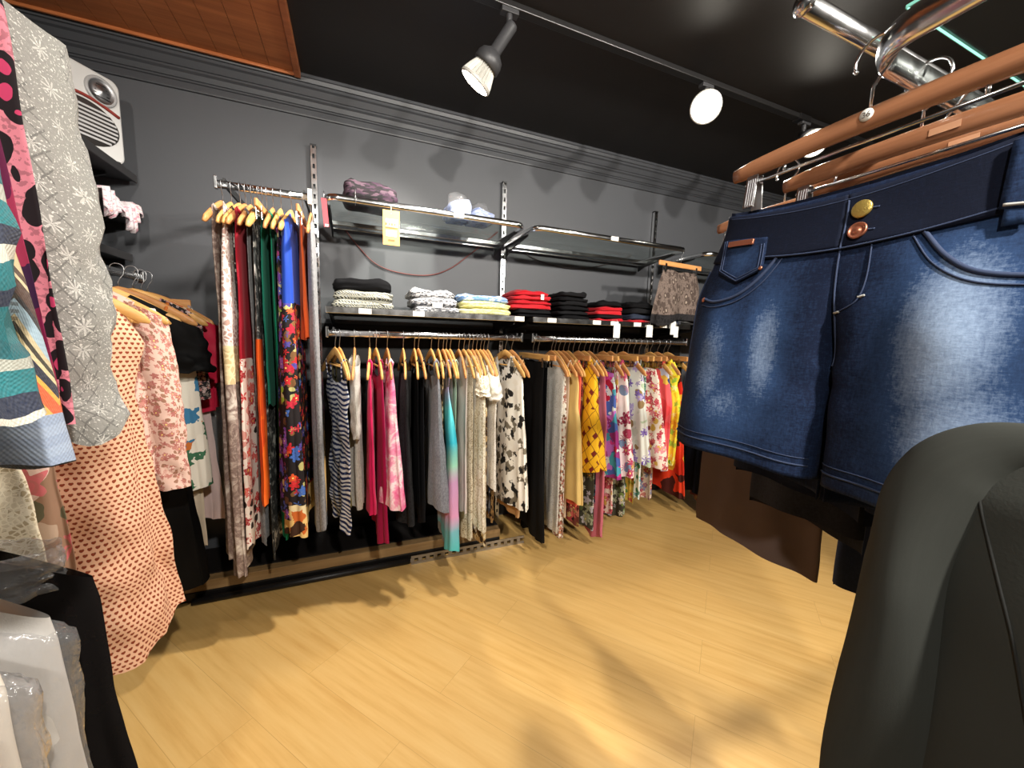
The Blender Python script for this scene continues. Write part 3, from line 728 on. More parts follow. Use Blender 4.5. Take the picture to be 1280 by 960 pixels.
RACK0 = [
 (278, 704, 'maxi_dress', 'dress', 'maxi', 'strap', F_PAIS, 'leftmost long dress on the high rail, beige and grey swirl print', dict(drop=.14)),
 (289, 717, 'lace_jumpsuit', 'jumpsuit', 'straight', 'strap', F_ROSE, 'white and rose lace jumpsuit with cream hip band beside the swirl dress', dict(fwd=.085, bulge=1.6, drop=.125, parts=[('bodice', F_ROSE, 0, .36), ('hip_band', lace(S(224, 206, 164), S(190, 168, 124), 40), .36, .46), ('leg_cloth', F_PAIS, .46, 1)])),
 (300, 672, 'maxi_dress', 'dress', 'slim', 'strap', F_BWF, 'narrow black and white flowered dress behind the rose lace jumpsuit', dict(drop=.17)),
 (307, 684, 'maxi_dress', 'dress', 'maxi', 'strap', F_REDF, 'long dress, dark red above and white with red flowers below', dict(fwd=.035, bulge=.7, drop=.14, parts=[('bodice', plain(S(150, 20, 38)), 0, .42), ('skirt', F_REDF, .42, 1)])),
 (314, 698, 'long_dress', 'dress', 'slim', 'strap', melange(*GREYS), 'plain mid grey long dress between red flowered and orange dresses', dict(drop=.15)),
 (322, 630, 'maxi_dress', 'dress', 'maxi', 'strap', F_ORANGE, 'bright orange long dress with dark brown shapes, white marbled top', dict(fwd=.04, bulge=.7, drop=.17, parts=[('bodice', F_MARB, 0, .40), ('skirt', F_ORANGE, .40, 1)])),
 (328, 710, 'trousers', 'trousers', 'slim', 'strap', F_MARB, 'long white and black marbled garment hanging between orange and green', dict(drop=.16)),
 (333, 511, 'trousers', 'trousers', 'flat', 'fold', plain(S(24, 104, 84)), 'plain dark green trousers with a straight lower edge, between marbled and purple', dict(fwd=.04, bulge=.6, drop=.105)),
 (341, 684, 'long_dress', 'dress', 'slim', 'strap', plain(S(16, 124, 92)), 'longer bright green dress just right of the folded green trousers', dict(drop=.15)),
 (351, 646, 'maxi_dress', 'dress', 'maxi', 'strap', F_PURP, 'black long dress with purple flowers and lime leaves', dict(fwd=.04, bulge=.7, drop=.19)),
 (364, 668, 'maxi_dress', 'dress', [(0, .165, .014), (.10, .175, .028), (.26, .16, .026), (.5, .175, .03), (1, .19, .04)], 'shoulder', F_MULTI, 'long dress with royal blue bodice and black skirt of red flowers', dict(fwd=.05, bulge=.8, scoop=(.10, .05), parts=[('bodice', plain(S(26, 66, 168), .6), 0, .285), ('skirt', F_MULTI, .285, .90), ('hem_band', blotch([S(222, 206, 160), S(196, 100, 40), S(60, 36, 22), S(226, 190, 120)], 20, .04), .90, 1)])),
 (378, 420, 'skirt', 'skirt', 'flat', 'fold', plain(S(226, 96, 40)), 'narrow orange garment between the royal blue dress and grey dress', dict(drop=.115)),
 (388, 670, 'long_dress', 'dress', [(0, .17, .012), (.1, .165, .02), (.3, .14, .018), (.55, .135, .022), (1, .13, .024)], 'shoulder', melange(S(146, 146, 148), S(108, 108, 112)), 'long heather grey sleeveless dress nearest the high shelf upright', dict(fwd=.04, bulge=.8, scoop=(.06, .04))),
]
T_RUF = None
RACK1 = [
 (418.6, 676, 'ruched_dress', 'dress', 'ruched', 'strap', F_STRIPE, 'navy and white striped ruched dress, first on the low rail', dict(fwd=.03, bulge=.6, drop=.215, yaw=.30, crumple=.011)),
 (424, 642, 'dress', 'dress', 'slim', 'strap', plain(S(120, 112, 72)), 'khaki dress half hidden behind the navy striped dress', dict(drop=.22, yaw=.24)),
 (443, 648, 'cardigan', 'cardigan', 'slim', 'shoulder', melange(*LGREY), 'pale grey knitted cardigan between striped and fuchsia dresses', dict(scoop=(.1, .03), sleeves=(.34, .042, .034, None))),
 (462, 646, 'dress', 'dress', 'straight', 'strap', plain(S(216, 22, 92), .6), 'short fuchsia pink dress right of the pale grey cardigan', dict(fwd=.03, bulge=.6, drop=.20, strapw=.010)),
 (470, 689, 'long_dress', 'dress', 'straight', 'strap', plain(S(168, 16, 76), .6), 'longer deep magenta dress between fuchsia and tie dyed ones', dict(fwd=.03, bulge=.6, drop=.19, yaw=.10)),
 (484, 637, 'dress', 'dress', 'aline', 'strap', F_PINKTD, 'pink and white tie dyed dress hanging beside the magenta one', dict(fwd=.04, bulge=.7, drop=.17, strapw=.010)),
 (504, 656, 'lace_dress', 'dress', 'aline', 'strap', lace(S(26, 26, 29), S(8, 8, 9), 70), 'black lace dress with textured skirt right of the pink tie dyed one', dict(drop=.18)),
 (518, 640, 'dress', 'dress', 'slim', 'strap', plain(S(12, 12, 15)), 'plain black short dress between black lace and grey dresses', dict(drop=.19)),
 (523, 668, 'dress', 'dress', 'flat', 'strap', plain(S(26, 26, 30)), 'narrow charcoal dress close behind the plain black short dress', dict(drop=.2)),
 (539, 638, 'dress', 'dress', 'aline', 'strap', melange(S(134, 136, 142), S(100, 102, 110)), 'mid grey dress with gathered waist and layered hem ruffles', dict(fwd=.05, bulge=1.0, drop=.19, strapw=.012)),
 (548, 600, 'blouse', 'blouse', 'slim', 'strap', F_BRPR, 'brown and cream speckled top left of the turquoise dress', dict(drop=.17)),
 (554, 684, 'dress', 'dress', [(0, .12, .014), (.2, .15, .024), (.45, .16, .026), (1, .175, .034)], 'strap', F_BLOCK, 'turquoise, lilac and pink colour blocked dress on the low rail', dict(fwd=.10, bulge=3.6, drop=.255, strapw=.004)),
 (558, 702, 'sash_dress', 'dress', 'flat', 'strap', melange(S(150, 146, 140), S(116, 112, 108)), 'narrow grey dress hanging lowest, right behind the turquoise one', dict(drop=.20)),
 (563, 650, 'dress', 'dress', 'slim', 'strap', plain(S(176, 204, 180)), 'pale mint green dress peeking from behind the turquoise one', dict(drop=.20)),
 (573.7, 648, 'sheer_blouse', 'blouse', 'blouse', 'shoulder', plain(S(206, 196, 190), .5), 'pale pinkish blouse covering its hanger beside the ivory lace', dict(scoop=(.05, .03))),
 (580, 686, 'lace_dress', 'dress', 'straight', 'shoulder', F_LACE2, 'ivory patterned lace dress, lowest hem of the cream group', dict(scoop=(.07, .04))),
 (586, 672, 'lace_dress', 'dress', 'straight', 'shoulder', F_LACE3, 'off white fine lace dress second in the cream group', dict(scoop=(.07, .04))),
 (591, 661, 'lace_dress', 'dress', [(0, .185, .014), (.15, .18, .022), (.4, .165, .024), (1, .18, .03)], 'shoulder', F_LACE, 'cream crochet lace dress with short frilled sleeves', dict(fwd=.06, bulge=1.6, scoop=(.08, .04), sleeves=(.12, .05, .06, None))),
 (596, 684, 'dress', 'dress', 'straight', 'shoulder', F_BRPR, 'dress with cream top and brown speckled hem behind the crochet lace', dict(fwd=.05, bulge=.8, scoop=(.07, .04))),
 (601, 610, 'lace_blouse', 'blouse', 'blouse', 'shoulder', F_LACE3, 'white lace top with frilled short sleeves, right of crochet lace', dict(fwd=.05, bulge=.8, scoop=(.07, .04), sleeves=(.14, .05, .058, None))),
 (605, 650, 'dress', 'dress', 'slim', 'shoulder', F_GBL, 'grey and blue speckled print dress below the white lace top', dict(scoop=(.07, .04))),
 (610, 663, 'dress', 'dress', 'straight', 'strap', F_LEO, 'brown leopard spotted dress between the grey print and black bird print', dict(drop=.22)),
 (632, 640, 'dress', 'dress', 'aline', 'shoulder', F_WBP, 'white dress with scattered black bird like print at rail end', dict(fwd=.05, bulge=.8, scoop=(.09, .05), yaw=.16)),
 (640, 656, 'dress', 'dress', 'slim', 'strap', plain(S(206, 160, 108)), 'plain tan dress at the far end of the first low rail', dict(drop=.19, yaw=.10)),
]
RACK2 = [
 (667, 678, 'dress', 'dress', [(0, .14, .012), (.2, .135, .018), (.5, .16, .026), (1, .20, .036)], 'strap', plain(S(19, 19, 20), .7), 'plain black dress showing its full side, first on the second rail', dict(clip=True, drop=.12)),
 (673, 688, 'trousers', 'trousers', 'flat', 'fold', plain(S(12, 12, 13), .7), 'long black trousers close behind the plain black dress', dict(drop=.12)),
 (690, 676, 'lace_dress', 'dress', 'straight', 'shoulder', F_LACE3, 'white lace dress right of the plain black dress', dict(scoop=(.07, .04))),
 (694, 676, 'dress', 'dress', 'slim', 'shoulder', F_DIT, 'white dress scattered with small rust red flowers', dict(fwd=.05, bulge=1.0, scoop=(.07, .04))),
 (699, 660, 'dress', 'dress', 'slim', 'strap', plain(S(212, 186, 160)), 'beige dress peeking between small flowered and straw yellow dresses', dict(drop=.2)),
 (705, 632, 'dress', 'dress', 'maxi', 'strap', plain(S(222, 190, 118), .6), 'plain straw yellow flowing dress left of the coral dress', dict(fwd=.05, bulge=.8, drop=.19)),
 (711, 637, 'dress', 'dress', 'straight', 'strap', plain(S(240, 106, 84), .6), 'plain coral dress between the straw yellow and mustard ones', dict(drop=.17)),
 (717, 664, 'dress', 'dress', 'slim', 'strap', F_ROSEB, 'rust and rose flowered dress hem showing below the coral dress', dict(clip=True, drop=.2)),
 (724, 591, 'belted_dress', 'dress', [(0, .14, .014), (.15, .15, .026), (.34, .12, .024), (.42, .12, .024), (.7, .165, .034), (1, .185, .042)], 'strap', F_MUST, 'mustard dress with brown geometric lines and a tied waist', dict(fwd=.07, bulge=1.5, drop=.14, strapw=.014)),
 (731, 672, 'dress', 'dress', 'straight', 'strap', F_OLIVE, 'olive and grey flowered dress hanging below the mustard dress', dict(drop=.2)),
 (737.5, 640, 'dress', 'dress', 'slim', 'strap', F_NAVYF, 'navy dress with red and blue flowers right of the mustard dress', dict(drop=.2)),
 (743, 679, 'trousers', 'trousers', 'flat', 'fold', plain(S(206, 110, 126)), 'plain dusty pink trousers hanging lowest on the second rail', dict(fwd=.05, bulge=.6, drop=.12)),
 (748, 600, 'dress', 'dress', 'aline', 'strap', F_MAGP, 'magenta, blue and teal abstract print dress beside pink trousers', dict(clip=True, fwd=.05, bulge=.8, drop=.18)),
 (755, 650, 'dress', 'dress', 'straight', 'strap', F_RASP2, 'cream dress with small raspberry flowers, hem below its neighbours', dict(drop=.2)),
 (764, 597, 'dress', 'dress', 'aline', 'strap', F_RASP, 'white dress with large raspberry pink flowers and pale blue leaves', dict(fwd=.06, bulge=1.3, drop=.17, strapw=.012)),
 (772, 656, 'dress', 'dress', 'slim', 'strap', F_OLIVE, 'second olive flowered dress, behind the large raspberry flowers', dict(clip=True, drop=.2)),
 (780, 582, 'dress', 'dress', 'aline', 'strap', F_PURW, 'white dress with large violet blooms and pale green patches', dict(fwd=.06, bulge=1.3, drop=.15, strapw=.012)),
 (786, 636, 'dress', 'dress', 'slim', 'strap', F_YELF, 'yellow dress with coral flowers right of the violet bloom dress', dict(clip=True, drop=.13)),
 (793, 632, 'dress', 'dress', 'slim', 'strap', F_CYAN, 'white dress with turquoise and green flowers', dict(clip=True, drop=.16)),
 (800, 584, 'dress', 'dress', 'aline', 'strap', F_RASP2, 'short dress of raspberry flowers between turquoise and coral prints', dict(clip=True, fwd=.06, bulge=1.2, drop=.16)),
 (807, 632, 'dress', 'dress', 'slim', 'strap', F_ROSEW, 'pale rose and mauve flowered dress with long hem near rail end', dict(clip=True, drop=.2)),
 (814, 592, 'dress', 'dress', 'straight', 'strap', F_CORN, 'coral dress with big navy and white shapes', dict(fwd=.06, bulge=1.2, drop=.16, strapw=.012)),
 (823, 586, 'dress', 'dress', 'ruched', 'strap', F_YELG, 'bright yellow dress with lime green leaves near the denim shorts', dict(fwd=.07, bulge=1.0, drop=.14, strapw=.014)),
 (831, 622, 'dress', 'dress', 'aline', 'strap', F_REDY, 'red dress with yellow shapes below the bright yellow dress', dict(clip=True, fwd=.04, bulge=.6, drop=.2)),
 (836, 604, 'dress', 'dress', 'slim', 'strap', plain(S(12, 12, 13)), 'plain black dress last on the second low rail', dict(drop=.17)),
]
def short(label):
    w_ = label.replace(',', '').split()[:11]
    while w_[-1] in ('the', 'and', 'of', 'on', 'in', 'with', 'to', 'a', 'at', 'its', 'by', 'from', 'between', 'behind', 'below', 'right', 'left', 'beside', 'first', 'then', 'red', 'pale', 'small', 'second', 'far', 'seen', 'lime', 'large', 'grey', 'close', 'tied', 'hip', 'cream', 'deep', 'black', 'big', 'plain', 'bright', 'straw', 'lower', 'high', 'long', 'low', 'same', 'colour', 'short', 'white'): w_.pop()
    return ' '.join(w_)
def rack(rows, z, py, group, tones, ymin=1.75, tsmax=1.0):
    xs = [PY(r[0], py(r[0]), RY).x for r in rows]
    for i, r in enumerate(rows):
        hp, hem, name, cat, prof, top, mat, label, kw = r; kw = dict(kw)
        x = xs[i]; gap = min([abs(x - q) for k, q in enumerate(xs) if k != i] + [.06])
        zh = PY(hp, hem, ymin).z
        yaw = kw.pop('yaw', .05 * math.sin(i * 1.7)); drop = kw.get('drop', .08) if top != 'shoulder' else .064
        rz = PI / 2 - PI + yaw                     # local -x end faces +y wall, +x end faces the room
        L = z - drop - max(zh, .03)
        tone = tones[(i * 7 + len(rows)) % len(tones)]
        clip = kw.pop('clip', False) or (top == 'fold')
        if clip: top = 'fold'; drop = kw['drop'] = max(.125, kw.get('drop', .13)); kw.pop('strapw', 0); L = z - drop - max(zh, .03)
        garment(name, cat, label, mat, (x, RY, z), rz, L, prof, top, group=group, seed=i * 13 + int(z * 1000), ts=max(.22, min(tsmax, gap / .048)), phase=.9 + i * .12, crumple=kw.pop('crumple', .0018), **kw)
        (clip_hanger if clip else hanger)(tone, (x, RY, z), rz, '%s wooden hanger holding the %s' % (tone, short(label)), 'wooden hangers on the back wall rails')
rack(RACK0, ZU, lambda p: 240, G1, ('pale', 'tan', 'tan', 'pale'), 1.75)
rack(RACK1, ZR, lambda p: 420, G2, ('pale', 'pale', 'tan', 'pale', 'pale', 'tan'), 1.75)
rack(RACK2, ZR, lambda p: 424, G3, ('tan', 'pale', 'tan'), 1.75)
# the clothes of the third bay, mostly behind the shorts
for i, (x, zh, prof, mat, lab) in enumerate(((2.23, .20, 'slim', plain(S(16, 17, 28)), 'dark navy dress at the gap between the flowered dresses and the shorts'),
                                            (2.40, .085, [(0, .15, .02), (.3, .17, .05), (.7, .18, .06), (1, .17, .06)], F_ROSEB, 'brown dress crowded with rose flowers, seen below the denim shorts'),
                                            (2.52, .3, 'aline', plain(S(90, 22, 40)), 'dark wine red dress behind the denim shorts'))):
    rz = -PI / 2 - .25
    garment('dress', 'dress', lab, mat, (x, RY, ZR), rz, ZR - .17 - zh, prof, 'strap', drop=.17, seed=900 + i, crumple=.009 if i == 1 else .003, group='clothes on the low rail of the third bay')
    hanger('pale' if i != 1 else 'tan', (x, RY, ZR), rz, 'wooden hanger holding the ' + short(lab), 'wooden hangers on the back wall rails')

# ------------------------------------------------------------------ folded piles on the shelves
def folded(name, label, mat, loc, w_, d_, h_, seed, rz=0.0, group=None, cat='folded clothes', layers=2, tagc=None, rough=1.5, mess=0.0):
    """one folded garment: soft slab with its fold lines along the front edge"""
    R = random.Random(seed); so = Vector((R.uniform(0, 40), R.uniform(0, 40), R.uniform(0, 40))); m = MB(); nu, nv = 64, 18
    def pt(i, j):
        th = 2 * PI * i / nu; ph = -PI / 2 + PI * j / nv
        c, s = math.cos(th), math.sin(th); e = .30
        rad = max(0.0, math.cos(ph)) ** .28; zz = math.copysign(abs(math.sin(ph)) ** .8, math.sin(ph))
        x = w_ / 2 * math.copysign(abs(c) ** e, c) * rad; y = d_ / 2 * math.copysign(abs(s) ** e, s) * rad
        z = h_ / 2 * zz
        g = 1 - .055 * (1 - abs(math.sin(layers * PI * (zz + 1) / 2 + .6 * math.sin(x * 25 + seed)))) ** 2 * rad
        q = Vector((x * 11, y * 9, z * 50)) + so
        nv_ = noise.noise_vector(q); n2 = noise.noise_vector(q * 2.7)
        x = x * g + nv_.x * .006 * rough; y = y * g + nv_.y * .007 * rough
        z = z + (nv_.z * .006 + n2.z * .004) * rough * max(0, zz + .35) + mess * (noise.noise(Vector((x * 16, y * 16, seed)))) * max(0, zz)
        z += -.10 * h_ * (abs(x) / (w_ / 2)) ** 3
        return (x, y, max(z, -h_ / 2) + h_ / 2), (x * 1.0 + y * .3, y + z * 3)
    m.grid(pt, nu, nv)
    o = m.build(name, mat, loc=loc, rz=rz); tag(o, label, cat, group)
    if tagc:
        tx, tl, tw = tagc; m = MB()
        if tl >= .05:
            ty = RY - .022 - loc[1]; zt = -.012; m.tube([(tx, -d_ / 2 + .01, .012), (tx, ty, .010), (tx, ty, zt)], .0008, 5); m.box((tx, ty, zt - tl / 2), (tw, .0012, tl))
            for k in range(4): m.box((tx, ty - .0009, zt - tl * (.3 + .14 * k)), (tw * (.7 - .14 * (k % 2)), .0006, .0024))
            m.build('price_tag', LABELW, o, smooth=False); return o
        m.box((tx, -d_ / 2 - .012, h_ * .5 - tl / 2 - .004), (tw, .0012, tl)); m.box((tx, -d_ / 2 - .006, h_ * .5 - .004), (.0015, .014, .0015))
        for k in range(4): m.box((tx, -d_ / 2 - .0128, h_ * .5 - tl * (.35 + .12 * k)), (tw * (.7 - .1 * (k % 2)), .0006, .0022))
        m.build('price_tag', LABELW, o, smooth=False)
    return o
ZS = ZM + .0235
def pile(px0, px1, items, group, zmul=1.0, y=2.10, z0=None):
    """items bottom to top: (name, material, h, label, extras)"""
    z = z0 if z0 is not None else ZS; zz = z
    for i, it in enumerate(items):
        nm, mat, h, lab, ex = it; h *= zmul; ex = dict(ex); yf = y - .12
        a = PY(px0 + ex.pop('a', 0), 390, yf).x; b = PY(px1 + ex.pop('b', 0), 390, yf).x
        folded(nm, lab, mat, ((a + b) / 2, y, zz), b - a, ex.pop('d', .25), h * 1.12, int(px0) + i * 7, .04 * math.sin(i * 2.3 + px0), group, **ex)
        zz += h
D_BLK = plain(S(16, 16, 18)); D_BLK2 = plain(S(24, 24, 26)); D_RED = plain(S(190, 18, 34), .7); D_RED2 = plain(S(206, 30, 42), .7)
F_ZEB = stripes(S(206, 204, 186), S(38, 38, 34), .011, .02, .9); F_CHK = check(S(226, 226, 226), S(76, 78, 84), .018)
F_JEANB = denim(S(26, 30, 42), S(50, 58, 76), S(92, 102, 120), [(0, 0, .2, .2, .3)])
pile(417, 494, [('folded_trousers', F_ZEB, .022, 'black and cream zebra striped folded trousers, bottom of the first pile', {'a': -4, 'layers': 3}),
                ('folded_trousers', F_ZEB, .022, 'upper zebra striped folded trousers under the black jeans', {'layers': 2}),
                ('folded_jeans', D_BLK, .028, 'black folded jeans on top of the two zebra striped pairs', {'a': -2, 'b': -3, 'mess': .012})], 'first pile on the board shelf', 1.9)
pile(512, 574, [('folded_shirt', F_CHK, .018, 'grey and white checked folded shirt, lowest of the checked pile', {'a': 6, 'b': 2}),
                ('folded_shirt', F_CHK, .022, 'middle checked folded shirt carrying a white price label', {'a': 2, 'tagc': (.01, .024, .05)}),
                ('folded_shirt', F_CHK, .022, 'topmost checked folded shirt with rumpled collar', {'b': -4, 'mess': .03})], 'checked pile on the board shelf', 1.8)
F_YBL = marble(S(226, 220, 150), S(210, 204, 130), S(236, 234, 200), 20); F_BLU = marble(S(140, 178, 216), S(96, 140, 196), S(214, 224, 234), 12)
pile(576, 640, [('folded_shirt', F_YBL, .020, 'pale yellow folded garment at the bottom of the bagged pile', {'b': 2}),
                ('folded_shirt', F_YBL, .020, 'second pale yellow folded garment below the light blue one', {}),
                ('folded_shirt', F_BLU, .020, 'light blue folded garment on top of two pale yellow ones', {'a': -3, 'b': -2, 'mess': .008})], 'yellow and blue pile on the board shelf', 1.75)
pile(648, 692, [('folded_jeans', D_BLK, .016, 'lower black folded jeans underneath the red pile', {}), ('folded_jeans', D_BLK2, .018, 'upper black folded jeans directly under the red shirts', {'a': -1}),
                ('folded_shirt', D_RED2, .020, 'lowest red folded shirt resting on black jeans', {'a': -8}), ('folded_shirt', D_RED, .019, 'second red folded shirt counted from the black jeans', {'a': -7}),
                ('folded_shirt', D_RED2, .018, 'third red folded shirt, just under the topmost', {'a': -6, 'b': -1}), ('folded_shirt', D_RED, .019, 'topmost folded red shirt with a small white tag', {'a': -5, 'b': -4, 'mess': .012, 'tagc': (.05, .03, .02)})], 'red shirts on the board shelf', 1.32)
pos = ('lowest', 'second from the bottom', 'third from the bottom', 'fourth from the bottom', 'fifth from the bottom', 'topmost')
pile(700, 740, [('folded_jeans', (D_BLK, D_BLK2)[i % 2], .0215, '%s of the tall pile of folded black clothes' % p.replace('lowest', 'lowest piece').replace('topmost', 'topmost piece').replace('bottom', 'base'), {'a': (i % 3) - 1, 'b': -(i % 2) * 2 - i // 2, 'mess': .02 if i == 5 else .0}) for i, p in enumerate(pos)], 'tall black pile on the board shelf', 1.22)
pile(748, 782, [('folded_shirt', D_RED, .015, 'red folded shirt at the base beneath a thin black one', {'tagc': (.0, .085, .048)}), ('folded_shirt', D_BLK2, .016, 'thin black folded shirt between the red ones', {}),
                ('folded_shirt', D_RED2, .020, 'red folded shirt in the middle of the black and red pile', {}), ('folded_shirt', D_RED, .020, 'upper red folded shirt below the black top one', {'b': -2}),
                ('folded_shirt', D_BLK, .024, 'black folded shirt topping the small red pile', {'b': -3, 'mess': .014})], 'small red pile on the board shelf', 1.25)
pile(790, 818, [('folded_shirt', D_RED, .014, 'single red folded shirt low beneath the dark jeans', {'tagc': (.02, .075, .048)}), ('folded_jeans', F_JEANB, .024, 'dark blue folded jeans resting on a red shirt', {}), ('folded_jeans', D_BLK2, .024, 'black folded jeans second in the dark jeans pile', {}),
                ('folded_jeans', D_BLK, .026, 'crumpled black jeans topping the pile beside the denim', {'mess': .03})], 'dark jeans on the board shelf', 1.45)
pile(826, 852, [('folded_jeans', F_JEANB, .022, 'blue folded jeans, lowest near the third upright', {'tagc': (.0, .070, .036)}), ('folded_jeans', F_JEANB, .022, 'blue folded jeans with a hanging white tag above', {'tagc': (-.02, .085, .040)}),
                ('folded_jeans', plain(S(120, 92, 92)), .014, 'mauve folded cloth between blue jeans', {}), ('folded_jeans', D_BLK2, .024, 'black folded jeans on top beside the brown skirt', {'mess': .02})], 'blue jeans on the board shelf', 1.45)
folded('folded_scarf', 'grey folded cloth at the far end of the board shelf near the shorts', plain(S(150, 148, 146)), (2.33, 2.08, ZS), .2, .22, .045, 77, 0, None, mess=.02)
ZG = ZT + .0115
a, b = PY(428, 240, 2.0), PY(497, 240, 2.0)
folded('folded_scarf', 'crumpled dark purple and black scarf on the high glass shelf', blotch([S(26, 20, 24), S(52, 34, 48), S(18, 16, 18), S(74, 56, 66)], 40, .03), ((a.x + b.x) / 2, 2.10, ZG), b.x - a.x, .22, .10, 5, .05, None, 'scarf', 3, mess=.025, rough=1.4)
for (q0, q1, h, lab, sd) in ((562, 590, .135, 'larger crumpled clear bag with blue cloth on the high shelf', 3), (591, 619, .10, 'smaller clear bag with blue cloth next to the upright', 9)):
    a, b = PY(q0, 262, 2.02), PY(q1, 262, 2.02)
    o = folded('bagged_garment', lab, marble(S(110, 128, 176), S(150, 164, 204), S(196, 204, 222), 14), ((a.x + b.x) / 2, 2.10, ZG), (b.x - a.x), .17, h * .7, sd, .1, 'bagged blue garments on the high shelf', 'bag', mess=.02)
    m = MB(); m.lathe([(.001, -.001 + 0)] + [((b.x - a.x) * .56 * (1 - .35 * k / 8) if k < 8 else .01, .002 + h * 1.1 * k / 8) for k in range(9)], 26)
    m.v = [(x + .018 * noise.noise(Vector((x * 30, y * 30, z * 40 + sd))), y * 1.1 + .02 * noise.noise(Vector((x * 30 + 9, y * 30, z * 40 + sd))), z + .012 * noise.noise(Vector((x * 40, y * 40 + 5, sd))) * (z > .01)) for x, y, z in m.v]
    m.build('plastic_bag', PVC, o)
# tags, ring and strap hanging from the high shelf and its chrome tube
y_t = RY - .012
c_ = PY(489, 271, y_t); 
t = empty('paper_sign', (c_.x, y_t, ZT - .014), 'orange cardboard price sign hanging from the high shelf tube', 'sign')
m = MB(); hgt, wid = .155, .074; m.box((0, 0, -.012 - hgt / 2), (wid, .003, hgt)); ps = m.build('card', hard('orange_card', S(236, 178, 92), .6, var=.06), t, smooth=False)
m = MB(); m.box((.002, -.0022, -.012 - hgt * .36), (wid * .72, .001, hgt * .22)); m.box((.0, -.0022, -.012 - hgt * .66), (wid * .62, .001, hgt * .18)); m.build('white_field', LABELW, t, smooth=False)
m = MB(); m.box((0, -.0022, -.012 - hgt * .505), (wid * .74, .001, hgt * .035))
for k, x in enumerate((-.022, -.008, .003, .016)): m.box((x, -.003, -.012 - hgt * .40), (.008, .0008, .012 - .003 * (k % 2)))
m.box((0, -.0022, -.012 - hgt * .86), (wid * .4, .001, hgt * .05)); m.build('red_print', hard('red_print', S(214, 96, 50), .6), t, smooth=False)
m = MB(); m.tube([(0, -.001, -.028), (0, .006, .012), (0, .02, .028)], .0012, 6); m.build('string', LABELW, t)
c_ = PY(444, 240, RY); t = empty('wire_ring', (c_.x, RY, ZT), 'thin metal ring looped over the high shelf tube near the dark scarf', 'ring')
m = MB(); m.tube([(.0, -.03 * math.cos(a), .012 + .034 * math.sin(a)) for a in [2 * PI * k / 20 for k in range(21)]], .0014, 6); m.build('ring_wire', STEEL, t)
c_ = PY(405, 258, RY - .012); t = empty('tag_strip', (c_.x, RY - .012, ZT - .016), 'narrow red plastic strip hanging at the left end of the high shelf', 'strip')
m = MB()
m.prism([(-.011, 0), (.011, 0), (.018, -.118), (-.002, -.120)], -.0015, .0015, 'y'); m.build('strip', hard('red_plastic', S(168, 44, 58), .35), t, smooth=False)
m = MB(); m.box((.009, -.0022, -.112), (.012, .001, .010)); m.build('white_tip', LABELW, t, smooth=False)
m = MB(); m.tube([(0, 0, -.004), (0, .004, .02), (0, .014, .034)], .0016, 6); m.build('loop', STEEL, t)
# cables sagging along the wall
def cable(pts, r, mat, label):
    P_ = [PY(a, b, YB - .012) for a, b in pts]; fine = []
    for i in range(len(P_) - 1):
        p0, p1, p2, p3 = P_[max(i - 1, 0)], P_[i], P_[i + 1], P_[min(i + 2, len(P_) - 1)]
        for k in range(6):
            u = k / 6; fine.append(.5 * ((2 * p1) + (p2 - p0) * u + (2 * p0 - 5 * p1 + 4 * p2 - p3) * u * u + (3 * p1 - p0 - 3 * p2 + p3) * u ** 3))
    fine.append(P_[-1]); m = MB(); m.tube(fine, r, 6); tag(m.build('cable', mat), label, 'cable')
cable([(430, 285), (446, 306), (470, 330), (500, 341), (535, 344), (562, 336), (590, 316), (622, 290)], .0035, hard('red_brown_cable', S(120, 62, 58), .5), 'dark red cable sagging on the wall under the first high shelf')
cable([(642, 302), (662, 320), (690, 331), (722, 336), (755, 331), (788, 320)], .003, hard('grey_cable', S(66, 56, 56), .5), 'thin dark cable sagging on the wall under the second high shelf')
# brown patterned skirt clipped face-on below the third high shelf
hx = PY(858, 300, RY - .03); t = make_clip_hanger(W_TAN, .20); t.location = (hx.x, RY, ZT - .004); t.rotation_euler = (0, 0, .10)
tag(t, 'tan clip hanger carrying the brown patterned skirt', 'hanger')
F_BROWNP = leopard(S(112, 98, 90), S(74, 62, 56), S(146, 132, 120), 38)
g = garment('skirt', 'skirt', 'brown patterned skirt with black scalloped hem hanging above the dark jeans', None, (hx.x, RY, ZT - .004), .10, .33, [(0, .155, .012), (.3, .185, .02), (1, .245, .03)], 'fold', drop=.135, seed=31, hem=.02, fold=(.004, .02),
            parts=[('patterned_cloth', F_BROWNP, 0, .84), ('scalloped_hem', lace(S(34, 32, 34), S(14, 14, 15), 40), .84, 1)], scoop=(.05, .0), neck=.11)

# ------------------------------------------------------------------ left wall: shelves, rails and clothes
def wall_shelf(z, x1, y0, y1, label):
    m = MB(); m.box(((XL + x1) / 2, (y0 + y1) / 2, z - .012), (x1 - XL, y1 - y0, .024)); o = m.build('wall_shelf', hard('black_shelf', S(34, 33, 34), .4), smooth=False, bevel=.003)
    m = MB(); m.box((x1 + .004, (y0 + y1) / 2, z - .012), (.008, y1 - y0, .034)); m.build('front_edge', hard('shelf_edge', S(46, 45, 46), .35), o, smooth=False, bevel=.002)
    for y in (y0 + .15, y1 - .1):
        m = MB(); m.prism([(XL, z - .16), (XL, z - .024), (x1 - .06, z - .024), (x1 - .06, z - .036), (XL + .05, z - .13)], y - .006, y + .006, 'y'); m.build('bracket', BLACKM, o, smooth=False)
    tag(o, label, 'shelf', 'black shelves on the left wall'); return o
wall_shelf(1.935, -.905, 1.15, YB - .02, 'uppermost black shelf on the left wall under the white heater')
wall_shelf(1.745, -.915, 1.15, YB - .02, 'middle black shelf on the left wall with pink frilled cloth')
wall_shelf(1.58, -.945, 1.15, YB - .02, 'lowest black shelf on the left wall just over the hanger hooks')
